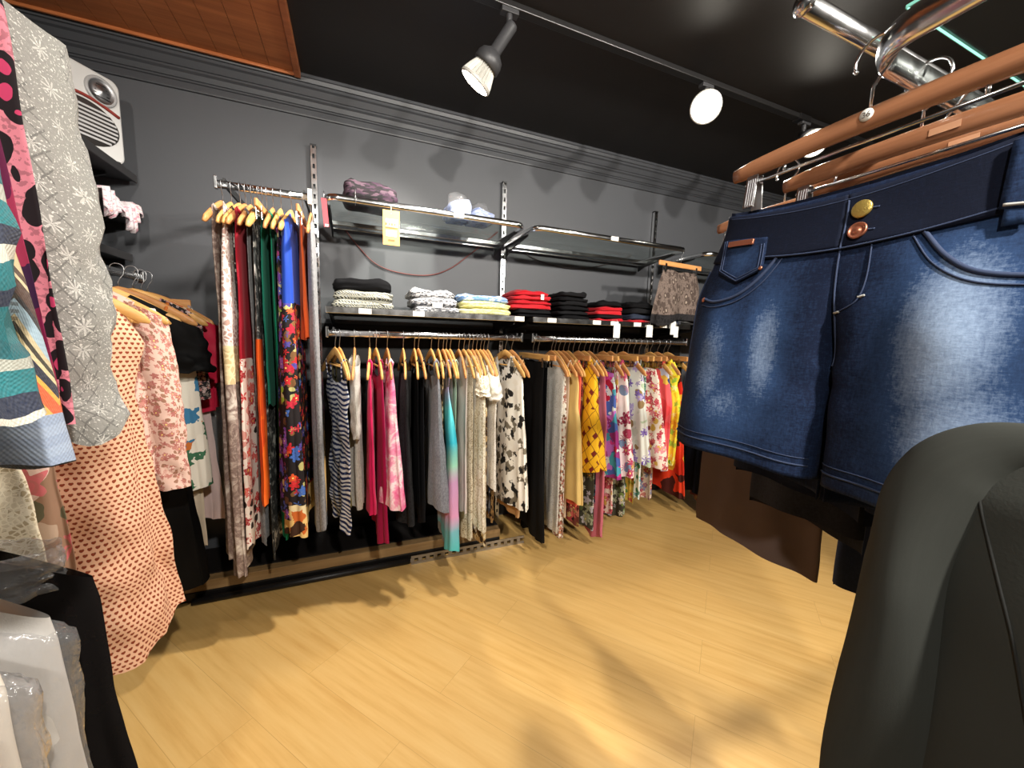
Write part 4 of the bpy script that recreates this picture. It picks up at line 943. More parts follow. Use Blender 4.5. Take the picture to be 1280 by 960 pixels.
# white fan heater
t = empty('fan_heater', (-1.015, 2.20, 1.936), 'white fan heater with round dial and slatted grille on a black shelf', 'heater', rz=math.radians(58))
t.scale = (.88, .88, .88); hw_, hd_, hh_ = .155, .075, .375
def rr(w_, h_, r, n=6):
    o = []
    for (cx, cz, a) in ((w_ - r, r, -PI / 2), (w_ - r, h_ - r, 0), (-w_ + r, h_ - r, PI / 2), (-w_ + r, r, PI)):
        o += [(cx + r * math.cos(a + PI / 2 * k / n), cz + r * math.sin(a + PI / 2 * k / n)) for k in range(n + 1)]
    return o
m = MB(); m.prism(rr(hw_, hh_, .035), -hd_, hd_, 'y'); m.build('casing', hard('white_plastic', S(214, 214, 212), .35, var=.05), t, bevel=.008)
T = Matrix.Translation((.075, -hd_ - .001, .295)) @ Matrix.Rotation(PI / 2, 4, 'X')
m = MB(); m.lathe([(.062, -.002), (.062, .006), (.056, .010), (.050, .006)], 32, T); m.build('dial_ring', hard('grey_ring', S(170, 170, 170), .3), t)
m = MB(); m.lathe([(.050, .006), (.040, .002), (.028, .004), (.014, .010), (.001, .012)], 32, T); m.build('dial', STEEL, t)
m = MB()
for k in range(5): m.tube([(.075 - .034 + .004 * k, -hd_ - .006, .295 - .026 + .013 * k), (.075 + .034 - .004 * k, -hd_ - .006, .295 - .026 + .013 * k)], .002, 6)
m.build('dial_slats', BLACKM, t)
m = MB(); m.prism([(.135 * math.cos(a) , .135 + .095 * math.sin(a)) for a in [2 * PI * k / 36 for k in range(36)]], -hd_ - .004, -hd_ + .004, 'y'); gr = m.build('grille_well', hard('grille_dark', S(70, 66, 64), .4), t)
m = MB()
for k in range(8):
    z = .072 + .018 * k; ww = .125 * math.sqrt(max(.05, 1 - ((z - .135) / .095) ** 2)); m.box((0, -hd_ - .008, z), (2 * ww, .006, .009))
m.build('slats', hard('silver_slats', S(196, 196, 196), .3), gr, smooth=False)
m = MB(); m.tube([(-.14 + .28 * k / 16, -hd_ - .004, .215 + .030 * math.sin(PI * k / 16)) for k in range(17)], .007, 8); m.build('red_arc', hard('red_trim', S(150, 56, 48), .4), t)
m = MB(); m.box((0, -.02, .004), (.26, .12, .01)); m.build('foot', BLACKM, t, smooth=False)
# frilled pink cloth over the middle shelf
fr = MB(); q = PX(148, 272, -.905)
def frill(i, j):
    u = i / 50; v = j / 10
    y = q.y - .16 + .30 * u; x = -1.02 + .135 * min(1, v * 2); z = 1.775 + .02 * math.sin(u * 9) - (.0 if v < .5 else (v - .5) * 2 * .10 * (.7 + .4 * math.sin(u * 11)))
    return (x + .012 * math.sin(u * 60) * v + .004, y, z + .012 * math.cos(u * 47) * v), (u * .4, v * .3)
fr.grid(frill, 50, 10); o = fr.build('folded_lace', floral(S(226, 214, 216), [S(206, 150, 164), S(236, 226, 228)], [S(190, 176, 184)], 40), solid=.004)
tag(o, 'pale pink frilled lace cloth spilling over the middle black shelf', 'lace')
folded('folded_towel', 'white folded cloth under the pink frilled lace on the middle shelf', plain(S(206, 196, 200)), (-1.04, q.y - .0, 1.746), .19, .3, .03, 12, 0)
def side_rail(x, y0, y1, z, label):
    t = empty('hanging_rail', (x, (y0 + y1) / 2, z), label, 'rail', 'rails along the left wall'); L2 = (y1 - y0) / 2
    m = MB(); m.tube([(0, -L2, 0), (0, L2, 0)], .0072, 12, sect=(2.2, 1), up=(0, 0, 1)); m.build('rail_tube', CHROME, t)
    for s in (-1, 1):
        m = MB(); m.box((0, s * (L2 - .004), .004), (.022, .012, .05)); m.build('end_cap', CHROME, t, smooth=False, bevel=.003)
        m = MB(); m.box(((XL - x) / 2, s * (L2 - .03), .012), (x - XL, .008, .024)); m.build('rail_arm', BLACKM, t, smooth=False)
    return t
XA, ZA = -.82, 1.455
side_rail(XA, .95, 2.16, ZA, 'chrome rail on the left wall carrying the peach and black dresses')
XBq, ZBq = -.62, 1.86
side_rail(XBq, .34, .98, ZBq, 'chrome rail close by on the left carrying the sweaters')
XCq, ZCq = -.705, .955
side_rail(XCq, .42, .98, ZCq, 'low chrome rail on the left carrying the bagged dresses')
GL = 'clothes on the left wall rail'
def edge_x(px, py, y, hw): return PY(px, py, y).x - hw
def hung(name, cat, label, mat, x, y, z, rz, L, prof, top, tone='pale', hlabel=None, grp=GL, hgrp='wooden hangers on the left wall rails', seed=0, **kw):
    o = garment(name, cat, label, mat, (x, y, z), rz, L, prof, top, group=grp, seed=seed, **dict(kw))
    if hlabel:
        h = hanger(tone, (x, y, z), rz, hlabel, hgrp)
        if 'sdrop' in kw: h.scale = (.88, .8, 1)
    return o
F_HEART = hearts(S(226, 180, 148), S(136, 60, 34), .0130); F_SMALLF = floral(S(216, 184, 170), [S(166, 96, 90), S(182, 120, 110)], [S(150, 110, 90)], 48, 5, .8)
F_BROSE = floral(S(150, 118, 96), [S(206, 110, 116), S(190, 84, 92), S(226, 200, 190)], [S(96, 92, 70), S(184, 160, 140)], 9, 5, .8)
r15 = math.radians(16)
PEACH = [(0, .15, .03), (.12, .20, .05), (.30, .17, .05), (.36, .175, .055), (.7, .21, .075), (1, .245, .09)]
hung('heart_print_dress', 'dress', 'long peach dress covered in small brown hearts, hem near the floor', F_HEART, XA + .085, 1.36, ZA, r15 + .25, 1.06, PEACH, 'shoulder', 'pale', 'pale wooden hanger under the long peach heart dress', seed=41, crumple=.010, fold=(.004, .022), scoop=(.08, .05), hem=.03)
hung('blouse', 'blouse', 'pink blouse with tiny brown flowers and long sleeve beside black dress', F_SMALLF, XA + .06, 1.55, ZA, r15, .62, [(0, .17, .02), (.2, .19, .04), (1, .20, .05)], 'shoulder', 'pale', 'pale wooden hanger bearing the pink small flowered blouse', seed=42, sleeves=(.60, .055, .048, None), crumple=.007, scoop=(.09, .05))
hung('scarf_top', 'blouse', 'off white collar cloth laid over a hanger left of the black dress', plain(S(226, 214, 194)), XA + .02, 1.63, ZA, r15, .20, [(0, .20, .02), (1, .17, .022)], 'shoulder', 'pale', 'pale wooden hanger with the off white collar cloth', seed=43)
hung('dress', 'dress', 'long plain black dress with short sleeves hanging by the left wall', plain(S(8, 8, 9), .7), XA + .03, 1.76, ZA, r15, 1.16, [(0, .20, .02), (.15, .19, .035), (.4, .18, .04), (1, .235, .06)], 'shoulder', 'pale', 'pale wooden hanger inside the long black dress', seed=44, sleeves=(.20, .07, .075, None), scoop=(.1, .06))
hung('blouse', 'blouse', 'white top with blue and orange flowers and fringe after the black dress', blotch([S(232, 226, 212), S(60, 120, 160), S(226, 220, 206), S(196, 110, 50), S(60, 110, 80), S(236, 230, 216)], 15, .07), XA + .05, 1.85, ZA, r15 * .7, .62, [(0, .17, .018), (.3, .20, .03), (1, .22, .03)], 'strap', 'tan', 'tan wooden hanger with the blue and orange flowered white top', seed=45, drop=.22)
hung('blouse', 'blouse', 'black blouse with tiny white flowers between black and crimson', floral(S(28, 26, 28), [S(206, 180, 176), S(176, 120, 120)], [S(120, 110, 104)], 60, 5, .7), XA + .07, 1.90, ZA, r15 * .6, .42, [(0, .19, .018), (.3, .20, .025), (1, .21, .03)], 'shoulder', 'pale', 'pale wooden hanger with the black tiny flowered blouse', seed=46, scoop=(.1, .06))
hung('trousers', 'trousers', 'cream long trousers below the white flowered top on the left', plain(S(224, 208, 184)), XA + .10, 1.94, ZA, r15 * .5, 1.02, 'flat', 'fold', None, None, seed=47, drop=.125)
hung('blouse', 'blouse', 'crimson red blouse with wide sleeves and white collar band', plain(S(186, 24, 58), .6), XA + .06, 1.99, ZA, r15 * .5, .50, [(0, .20, .016), (.3, .20, .026), (1, .22, .03)], 'shoulder', 'pale', 'pale wooden hanger with the crimson wide sleeved blouse', seed=48, sleeves=(.26, .055, .075, None), scoop=(.1, .06))
hung('slip_dress', 'dress', 'pale pink slip dress partly inside the clear cover near the back wall', plain(S(214, 190, 186), .6), XA + .06, 2.04, ZA, .08, .86, [(0, .16, .014), (.3, .17, .02), (1, .20, .03)], 'strap', 'tan', 'tan wooden hanger with the pale pink slip dress', seed=49, drop=.20)
# the last one in a clear cover on a straight bar hanger
t = make_clip_hanger(W_TAN, .185); t.location = (XA - .005, 2.095, ZA); t.rotation_euler = (0, 0, .05); tag(t, 'straight tan bar hanger at the top of the clear garment cover', 'hanger')
m = MB()
def cover(i, j):
    th = 2 * PI * i / 56; f = j / 34; hw2 = .187 + .115 * min(1, f / .30); c, s = math.cos(th), math.sin(th)
    q = Vector((c * 3, s * 3, f * 7)); nz = noise.noise_vector(q * 2)
    return (hw2 * math.copysign(abs(c) ** .7, c) + nz.x * .012, (.012 + .020 * min(1, f * 3)) * s + nz.y * .012, -.112 - .95 * f + nz.z * .006), (th, f)
m.grid(cover, 56, 34); o = m.build('garment_cover', PVC, loc=(XA - .005, 2.105, ZA), rz=.05); tag(o, 'clear plastic garment cover hanging against the dark back wall', 'cover')
garment('dress', 'dress', 'dark grey dress inside the clear garment cover', plain(S(64, 60, 62)), (XA - .005, 2.105, ZA), .05, .74, [(0, .14, .008), (.3, .16, .010), (1, .19, .012)], 'fold', seed=50, drop=.135, fold=(.001, .004))
for i, (y, yaw, tone) in enumerate(((1.45, .30, 'pale'), (1.50, .24, 'pale'), (1.585, .2, 'tan'), (1.68, .26, 'pale'), (1.72, .3, 'pale'))):
    hanger(tone, (XA + .01, y, ZA), yaw, ('bare %s wooden hanger among those just behind the grey snowflake sleeve' % tone), 'bare hangers on the left wall rail')
# lace and rose dresses nearer by on the same rail
hung('lace_dress', 'dress', 'cream crochet lace dress under the chevron sweater hem', lace(S(232, 222, 198), S(176, 160, 128), 120), edge_x(60, 690, 1.02, .25), 1.02, ZA, .05, .72, [(0, .17, .02), (.3, .20, .04), (1, .235, .07)], 'shoulder', 'tan', 'tan wooden hanger with the cream crochet lace dress', seed=51, crumple=.010, fold=(.004, .024))
hung('rose_dress', 'dress', 'brown dress with big pink roses beside the peach heart dress', F_BROSE, edge_x(100, 690, 1.17, .24), 1.17, ZA, .08, .86, [(0, .17, .02), (.3, .20, .035), (1, .225, .05)], 'shoulder', 'tan', 'tan wooden hanger with the brown rose dress', seed=52, fold=(.004, .02))
# ---- sweaters on the near rail
GS = 'sweaters on the near left rail'; HS = 'hangers of the near left sweaters'
TEAL = bands([(0, S(0, 116, 124)), (.20, S(14, 30, 62)), (.32, S(0, 116, 124)), (.46, S(222, 218, 204)), (.54, S(14, 30, 62)), (.66, S(0, 120, 128)), (.82, S(186, 188, 176)), (.90, S(0, 104, 114))], .15, .0)
CHEV = bands([(0, S(232, 206, 150)), (.12, S(236, 180, 92)), (.18, S(232, 98, 50)), (.30, S(244, 176, 70)), (.34, S(30, 32, 56)), (.42, S(226, 206, 160)), (.46, S(58, 52, 40)), (.50, S(214, 196, 156)), (.54, S(170, 196, 212)), (.64, S(44, 40, 44)), (.68, S(80, 54, 44)), (.80, S(216, 196, 156)), (.83, S(84, 58, 46)), (.88, S(206, 184, 140))], .155, .12, .075)
LEOP = leopard(S(214, 130, 144), S(28, 20, 24), S(190, 60, 100), 38)
MAGE = blotch([S(120, 24, 66), S(52, 22, 58), S(150, 44, 76), S(30, 18, 36), S(92, 20, 60)], 20, .05)
SNOW = snowflake(S(168, 167, 160), S(128, 128, 124), S(234, 233, 226)); SNOW2 = snowflake(S(120, 121, 124), S(88, 90, 94), S(206, 208, 210))
hung('sweater', 'sweater', 'teal knitted sweater with white and navy bands, nearest on the left', TEAL, edge_x(44, 490, .44, .281), .44, ZBq, .04, .59, [(0, .20, .02), (.2, .21, .04), (1, .225, .05)], 'shoulder', 'tan', 'tan wooden hanger inside the teal banded sweater', GS, HS, seed=61, sleeves=(.525, .055, .05, None), crumple=.006)
o = hung('sweater', 'sweater', 'chevron knit sweater in orange, cream, navy and brown with blue hem', None, edge_x(102, 560, .535, .288), .535, ZBq, .06, .68, [(0, .19, .02), (.2, .205, .035), (1, .26, .05)], 'shoulder', 'tan', 'tan wooden hanger inside the chevron sweater', GS, HS, seed=62, crumple=.005, parts=[('knit_body', CHEV, 0, .93), ('blue_hem', bands([(0, S(160, 176, 200)), (.5, S(150, 166, 192))], .02), .93, 1)])
hung('blouse', 'blouse', 'magenta and purple print blouse behind the chevron sweater', MAGE, edge_x(72, 545, .61, .25), .61, ZBq, .05, .68, [(0, .19, .016), (.2, .21, .03), (1, .235, .035)], 'shoulder', 'tan', 'tan wooden hanger with the magenta print blouse', GS, HS, seed=63)
hung('blouse', 'blouse', 'pink leopard spotted blouse between magenta blouse and grey cardigan', LEOP, edge_x(90, 480, .67, .245), .67, ZBq, .05, .68, [(0, .19, .016), (.2, .215, .028), (1, .235, .032)], 'shoulder', 'tan', 'tan wooden hanger with the pink leopard blouse', GS, HS, seed=64)
hung('cardigan', 'cardigan', 'pale grey cardigan with white snowflakes and long hanging sleeve', SNOW2, edge_x(138, 440, .77, .312), .77, ZBq, .08, .58, [(0, .22, .02), (.2, .225, .035), (1, .235, .045)], 'shoulder', 'tan', 'tan wooden hanger with the grey snowflake cardigan', GS, HS, seed=65, sleeves=(.60, .072, .062, SNOW), crumple=.008)
# ---- bagged pieces on the low rail
GC = 'bagged clothes on the low left rail'; HC = 'hangers of the low left rail'
def bag(label, x, y, z, rz, hw2, L, seed, top=.06):
    m = MB()
    def cv(i, j):
        th = 2 * PI * i / 60; f = j / 30; c, s = math.cos(th), math.sin(th); w2 = .06 + (hw2 - .06) * min(1, (f / .10)) ** .6
        nz = noise.noise_vector(Vector((c * 2 + seed, s * 2, f * 5)) * 2.2)
        return (w2 * math.copysign(abs(c) ** .7, c) + nz.x * .010, (.022 + .026 * min(1, f * 6)) * s + nz.y * .008, -top - L * f - .10 * (abs(c) ** 1.5) * max(0, 1 - f * 3) + nz.z * .008), (th, f)
    m.grid(cv, 60, 30); o = m.build('plastic_cover', PVC, loc=(x, y, z), rz=rz); tag(o, label, 'cover', 'clear covers on the low left rail')
hung('sheer_dress', 'dress', 'sheer black dress in a clear cover at the lower left', sheer_mat('black_chiffon', (.010, .009, .009), .985), XCq + .02, .90, ZCq, .10, .88, [(0, .226, .018), (.1, .232, .03), (.4, .235, .03), (1, .28, .04)], 'shoulder', 'tan', 'tan wooden hanger with the sheer black dress', GC, HC, seed=71, sdrop=.055)
bag('glossy clear cover over the shoulders of the sheer black dress', XCq + .01, .90, ZCq, .10, .20, .12, 3)
hung('tulle_dress', 'dress', 'grey white mesh dress just in front of the sheer black dress', plain(S(206, 204, 200), .6), XCq + .02, .80, ZCq, .06, .80, [(0, .226, .018), (.1, .232, .03), (1, .26, .04)], 'shoulder', 'tan', 'tan wooden hanger with the grey white mesh dress', GC, HC, seed=72, sdrop=.055)
bag('clear cover around the grey white mesh dress', XCq + .02, .80, ZCq, .06, .25, .84, 5)
hung('tulle_dress', 'dress', 'cream tulle dress inside the shiniest clear cover', plain(S(226, 218, 204), .6), XCq + .02, .70, ZCq, .04, .80, [(0, .226, .018), (.1, .232, .03), (1, .26, .05)], 'shoulder', 'tan', 'tan wooden hanger with the cream tulle dress', GC, HC, seed=73, sdrop=.055, fold=(.003, .011))
bag('shiniest clear cover, around the cream tulle dress', XCq + .02, .70, ZCq, .04, .26, .86, 8)
hung('tulle_dress', 'dress', 'blush pink tulle dress nearest in the lower left corner', plain(S(232, 204, 192), .6), XCq + .01, .60, ZCq, .04, .80, [(0, .226, .018), (.1, .232, .03), (1, .25, .06)], 'shoulder', 'tan', 'tan wooden hanger with the blush tulle dress', GC, HC, seed=74, sdrop=.055, fold=(.004, .014))

# ------------------------------------------------------------------ the rack on the right, close to the viewer
XS, YC, ZW = .70, .36, 1.48                       # front shorts: plane, centre line, waist height
def sstep(a, b, x): t = max(0.0, min(1.0, (x - a) / (b - a))); return t * t * (3 - 2 * t)
class Shorts:
    def __init__(s, L=.445, waist=.212, hip=.272, hem=.288, fc=.60, tw=.022, tf=.064, tb=.042, dip=.034, seed=1, gap=.004, backdrop=.035):
        s.__dict__.update(locals())
    def hw(s, f):
        return s.waist + (s.hip - s.waist) * sstep(0, .36, f) + (s.hem - s.hip) * sstep(.3, 1, f)
    def pt(s, side, q, f, front, off=0.0):
        """side -1/+1 leg, q 0 centre seam .. 1 outer seam, f 0 waist .. 1 hem"""
        hw = s.hw(f); b = sstep(.16, s.fc * .95, f); g = s.gap * sstep(s.fc, 1, f)
        u = side * (g + (hw - g) * q)
        t = (s.tw + ((s.tf if front else s.tb) - s.tw) * sstep(0, .55, f)) * (1.0 + .25 * sstep(.5, 1, f))
        pel = (1 - min(1, q) ** 2.6) ** .55; leg = (4 * q * (1 - q) + 1e-9) ** .5
        n = t * (pel * (1 - b) + leg * b)
        # drape: a long fold down each thigh and small creases spreading from the crotch
        n += .0085 * b * math.sin(q * 9.5 + 1.2 + side * .5 + s.seed) * leg
        rad = math.hypot(q * .9, (f - s.fc * .95) * 1.3)
        n += .0035 * math.sin(18 * rad + 3 * math.atan2(f - s.fc, q + .05) + s.seed) * math.exp(-rad * 3.2) * (1 if front else .6)
        n += .0022 * noise.noise(Vector((u * 22, f * 9 + s.seed, 3 if front else 7))) * sstep(.1, .4, f)
        n += off
        z = -s.L * f
        z += s.dip * ((q * .9) ** 2 - .45) * (1 - sstep(0, .45, f)) if front else (s.dip * (q * .9) ** 2 * .3 + .012) * (1 - sstep(0, .45, f))
        if not front: z -= s.backdrop * sstep(.5, 1, f) * (1 - .6 * q)
        z += .010 * math.sin(q * PI) * sstep(.6, 1, f) * (1 if front else 0)
        return Vector((u, -n if front else n, z))
    def fz(s, u, z):
        f = -z / s.L
        for _ in range(6):
            q = min(1, abs(u) / s.hw(f)); p = s.pt(1 if u > 0 else -1, q, max(0, f), True); f -= (z - p.z) / s.L * -1 * -1 if False else (z - p.z) / s.L
            f = max(0.0, min(1.0, f))
        return f
    def at(s, u, z, off=.001):
        f = s.fz(u, z); return s.pt(1 if u >= 0 else -1, min(1, abs(u) / s.hw(f)), f, True, off)
    def body(s, nq=44, nf=70, f0=0.0, f1=1.0, off=0.0):
        m = MB()
        for side in (-1, 1):
            for front in (True, False):
                def fn(i, j, side=side, front=front):
                    q = i / nq; f = f0 + (f1 - f0) * j / nf; q = q * q * (3 - 2 * q) * .5 + q * .5
                    p = s.pt(side, q, f, front, off * (1 if True else 0)); return p, (p.x, p.z)
                m.grid(fn, nq, nf)
        return m
    def line(s, pts, r=.0011, off=.0012, n=8):
        P_ = [Vector((a, b, 0)) for a, b in pts]; out = []
        for i in range(len(P_) - 1):
            p0, p1, p2, p3 = P_[max(i - 1, 0)], P_[i], P_[i + 1], P_[min(i + 2, len(P_) - 1)]
            for k in range(n):
                t = k / n; out.append(.5 * ((2 * p1) + (p2 - p0) * t + (2 * p0 - 5 * p1 + 4 * p2 - p3) * t * t + (3 * p1 - p0 - 3 * p2 + p3) * t ** 3))
        out.append(P_[-1]); m = MB(); m.tube([s.at(p.x, p.y, off) for p in out], r, 6); return m
def weld(o):
    bm = bmesh.new(); bm.from_mesh(o.data); bmesh.ops.remove_doubles(bm, verts=bm.verts, dist=.0004); bmesh.ops.recalc_face_normals(bm, faces=bm.faces); bm.to_mesh(o.data); bm.free()
RZ = -PI / 2
N_DK, N_MID, N_LT = S(15, 26, 50), S(44, 68, 106), S(154, 176, 206)
DEN = denim(N_DK, N_MID, N_LT, [(.135, -.215, .060, .13, .95), (.155, -.33, .07, .10, .80), (-.085, -.24, .035, .13, .66), (-.175, -.27, .055, .12, .62), (-.14, -.34, .09, .08, .50)])
DEN_D = denim(S(11, 18, 36), S(22, 34, 60), S(70, 90, 124), [(9, 9, .1, .1, 0.0)])
STITCH = hard('navy_stitch', S(48, 62, 92), .8); STITCHL = hard('pale_stitch', S(190, 190, 186), .8)
COPPER = hard('copper', S(196, 124, 96), .32, .75); GOLD = hard('gold', S(206, 178, 96), .35, .75, bstr=.8, bscale=420)
sh = Shorts()
o = sh.body().build('denim_shorts', DEN, loc=(XS, YC, ZW), rz=RZ); weld(o); shorts = tag(o, 'washed blue denim shorts with two metal buttons, hanging large in front', 'shorts')
sm = o.modifiers.new('thickness', 'SOLIDIFY'); sm.thickness = .0025; sm.offset = -1
# waistband, slightly proud of the body
m = MB()
for side in (-1, 1):
    for front in (True, False):
        def fn(i, j, side=side, front=front):
            q = i / 40; f = -.012 + .182 * j / 14
            p = sh.pt(side, q, max(0, f), front, .0028 * (1 - .3 * (j in (0, 14)))); p.z += .006 * (f < 0); p.x *= 1.008
            return p, (p.x, p.z)
        m.grid(fn, 40, 14)
wbo = m.build('waistband', DEN_D, shorts, solid=.0035); 
def seam(pts, name='stitching', mat=STITCH, r=.0011, off=.0014, par=shorts): return sh.line(pts, r, off).build(name, mat, par)
ZB = -.078
def wbz(u): return -.088 + .030 * (abs(u) / .21) ** 2
seam([(u / 100, wbz(u / 100) + .0015) for u in range(-21, 22, 3)], 'waistband_seam', STITCH, .0014, .0042)
seam([(u / 100, -.004 - .012 * (1 - (abs(u) / 21) ** 2) + .018 * (abs(u) / 21) ** 2) for u in range(-20, 21, 2)], 'top_stitching', STITCH, .0009, .0042)
seam([(.002, -.018), (.003, -.05), (.003, -.088)], 'band_overlap', STITCH, .0014, .0045)
seam([(.002, -.09), (.003, -.14), (.005, -.19), (.004, -.26)], 'centre_seam', STITCH, .0015, .0012)
seam([(.040, -.088), (.042, -.12), (.040, -.150), (.032, -.168), (.010, -.180)], 'fly_stitching', STITCH, .0011)
seam([(.036, -.160), (.044, -.158)], 'bartack', STITCHL, .0016); seam([(.004, -.180), (.014, -.179)], 'bartack', STITCHL, .0016)
for sd in (-1, 1):
    seam([(sd * .092, -.083), (sd * .118, -.118), (sd * .150, -.142), (sd * .195, -.150), (sd * .236, -.140)], 'pocket_edge', STITCH, .0030, .001)
    seam([(sd * .082, -.086), (sd * .108, -.125), (sd * .146, -.152), (sd * .195, -.160), (sd * .238, -.152)], 'pocket_stitching', STITCH, .0011)
    for dz in (.0, .012):
        sh_pts = [sh.pt(sd, .02 + .96 * k / 30, 1 - (.022 + dz) / sh.L, True, .0012) for k in range(31)]
        m = MB(); m.tube(sh_pts, .0009 if dz else .0016, 6); m.build('hem_stitching', STITCH, shorts)
    m = MB(); m.tube([sh.pt(sd, .985, .2 + .8 * k / 30, True, .0012) for k in range(31)], .0016, 6); m.build('side_seam', STITCH, shorts)
# coin pocket with its metal plate
pk = [(-.208, -.030), (-.114, -.044), (-.110, -.100), (-.155, -.118), (-.206, -.092)]
m = MB()
def pkf(i, j):
    a, b = i / 16, j / 16; top = Vector((pk[0][0] + (pk[1][0] - pk[0][0]) * a, pk[0][1] + (pk[1][1] - pk[0][1]) * a))
    bx = pk[4][0] + (pk[2][0] - pk[4][0]) * a; bz = (pk[4][1] + (pk[3][1] - pk[4][1]) * a / .53) if a < .53 else (pk[3][1] + (pk[2][1] - pk[3][1]) * (a - .53) / .47)
    p = sh.at(top.x + (bx - top.x) * b, top.y + (bz - top.y) * b, .0060); return p, (a * .1, b * .08)
m.grid(pkf, 16, 16); cp = m.build('coin_pocket', denim(N_DK, N_MID, N_LT, [(-.16, -.075, .035, .03, .35)]), shorts, solid=.003)
for ins in (0.0, .005):
    q = [(-.206 + ins, -.032), (-.203 + ins, -.089 + ins * .3), (-.155, -.115 + ins), (-.113 - ins, -.098 + ins * .4), (-.117 - ins, -.046)]
    m = MB(); pts = []
    for a, b in zip(q, q[1:]):
        for k in range(6): pts.append(sh.at(a[0] + (b[0] - a[0]) * k / 6, a[1] + (b[1] - a[1]) * k / 6, .0080))
    m.tube(pts, .0009, 6); m.build('pocket_stitch', STITCH, cp)
m = MB()
def plt(i, j):
    a, b = i / 12, j / 4; p = sh.at(-.192 + .056 * a, -.036 - .006 * a - .010 * b, .0105); return p, (a, b)
m.grid(plt, 12, 4); m.build('metal_plate', COPPER, cp, solid=.004, bevel=.001)
# buttons, rivet, loops
def disc(name, u, z, r, mat, prof, off=.004):
    p = sh.at(u, z, off); p2 = sh.at(u + .004, z, off); p3 = sh.at(u, z - .004, off); nrm = (p2 - p).cross(p3 - p).normalized()
    if nrm.y > 0: nrm = -nrm
    T = Matrix.Translation(p) @ nrm.to_track_quat('Z', 'Y').to_matrix().to_4x4(); m = MB(); m.lathe([(r * a, b) for a, b in prof], 32, T); return m.build(name, mat, shorts)
disc('gold_button', .021, -.036, .0125, GOLD, [(.3, 0), (.9, .001), (1, .003), (.97, .005), (.85, .0058), (.4, .0066), (.001, .0068)])
disc('copper_button', .021, -.066, .0118, COPPER, [(.3, 0), (.95, .001), (1, .003), (.95, .0052), (.8, .005), (.72, .0035), (.4, .0036), (.3, .0052), (.001, .0056)])
for z in (-.036, -.066): seam([(.030, z), (.040, z - .001)], 'buttonhole', STITCH, .0013, .0046)
disc('rivet', -.236, -.142, .0048, COPPER, [(1, 0), (1, .0015), (.6, .003), (.001, .0032)], .002)
disc('rivet', -.112, -.098, .0034, COPPER, [(1, 0), (1, .0012), (.6, .0024), (.001, .0026)], .008)
for u in (-.125, .165):
    m = MB()
    def lp(i, j, u=u):
        a, b = i / 4, j / 12; p = sh.at(u - .009 + .018 * a, .012 - .105 * b if u > 0 else .002 - .085 * b, .006 + .004 * math.sin(b * PI)); return p, (a * .02, b * .1)
    if u > 0: m.grid(lp, 4, 12); m.build('belt_loop', DEN, shorts, solid=.003)
m = MB()
def flap(i, j):
    a, b = i / 10, j / 12; p = sh.at(.152 + .075 * a, .014 - .088 * b - .01 * a, .009 + .002 * math.sin(b * PI)); return p, (a, b)
m.grid(flap, 10, 12); m.build('side_tab', denim(N_DK, N_MID, N_LT, [(.2, -.03, .05, .05, .30)]), shorts, solid=.003)
sh.line([(.155, -.070), (.19, -.075), (.225, -.080)], .0018, .011).build('tab_stitch', STITCHL, shorts)

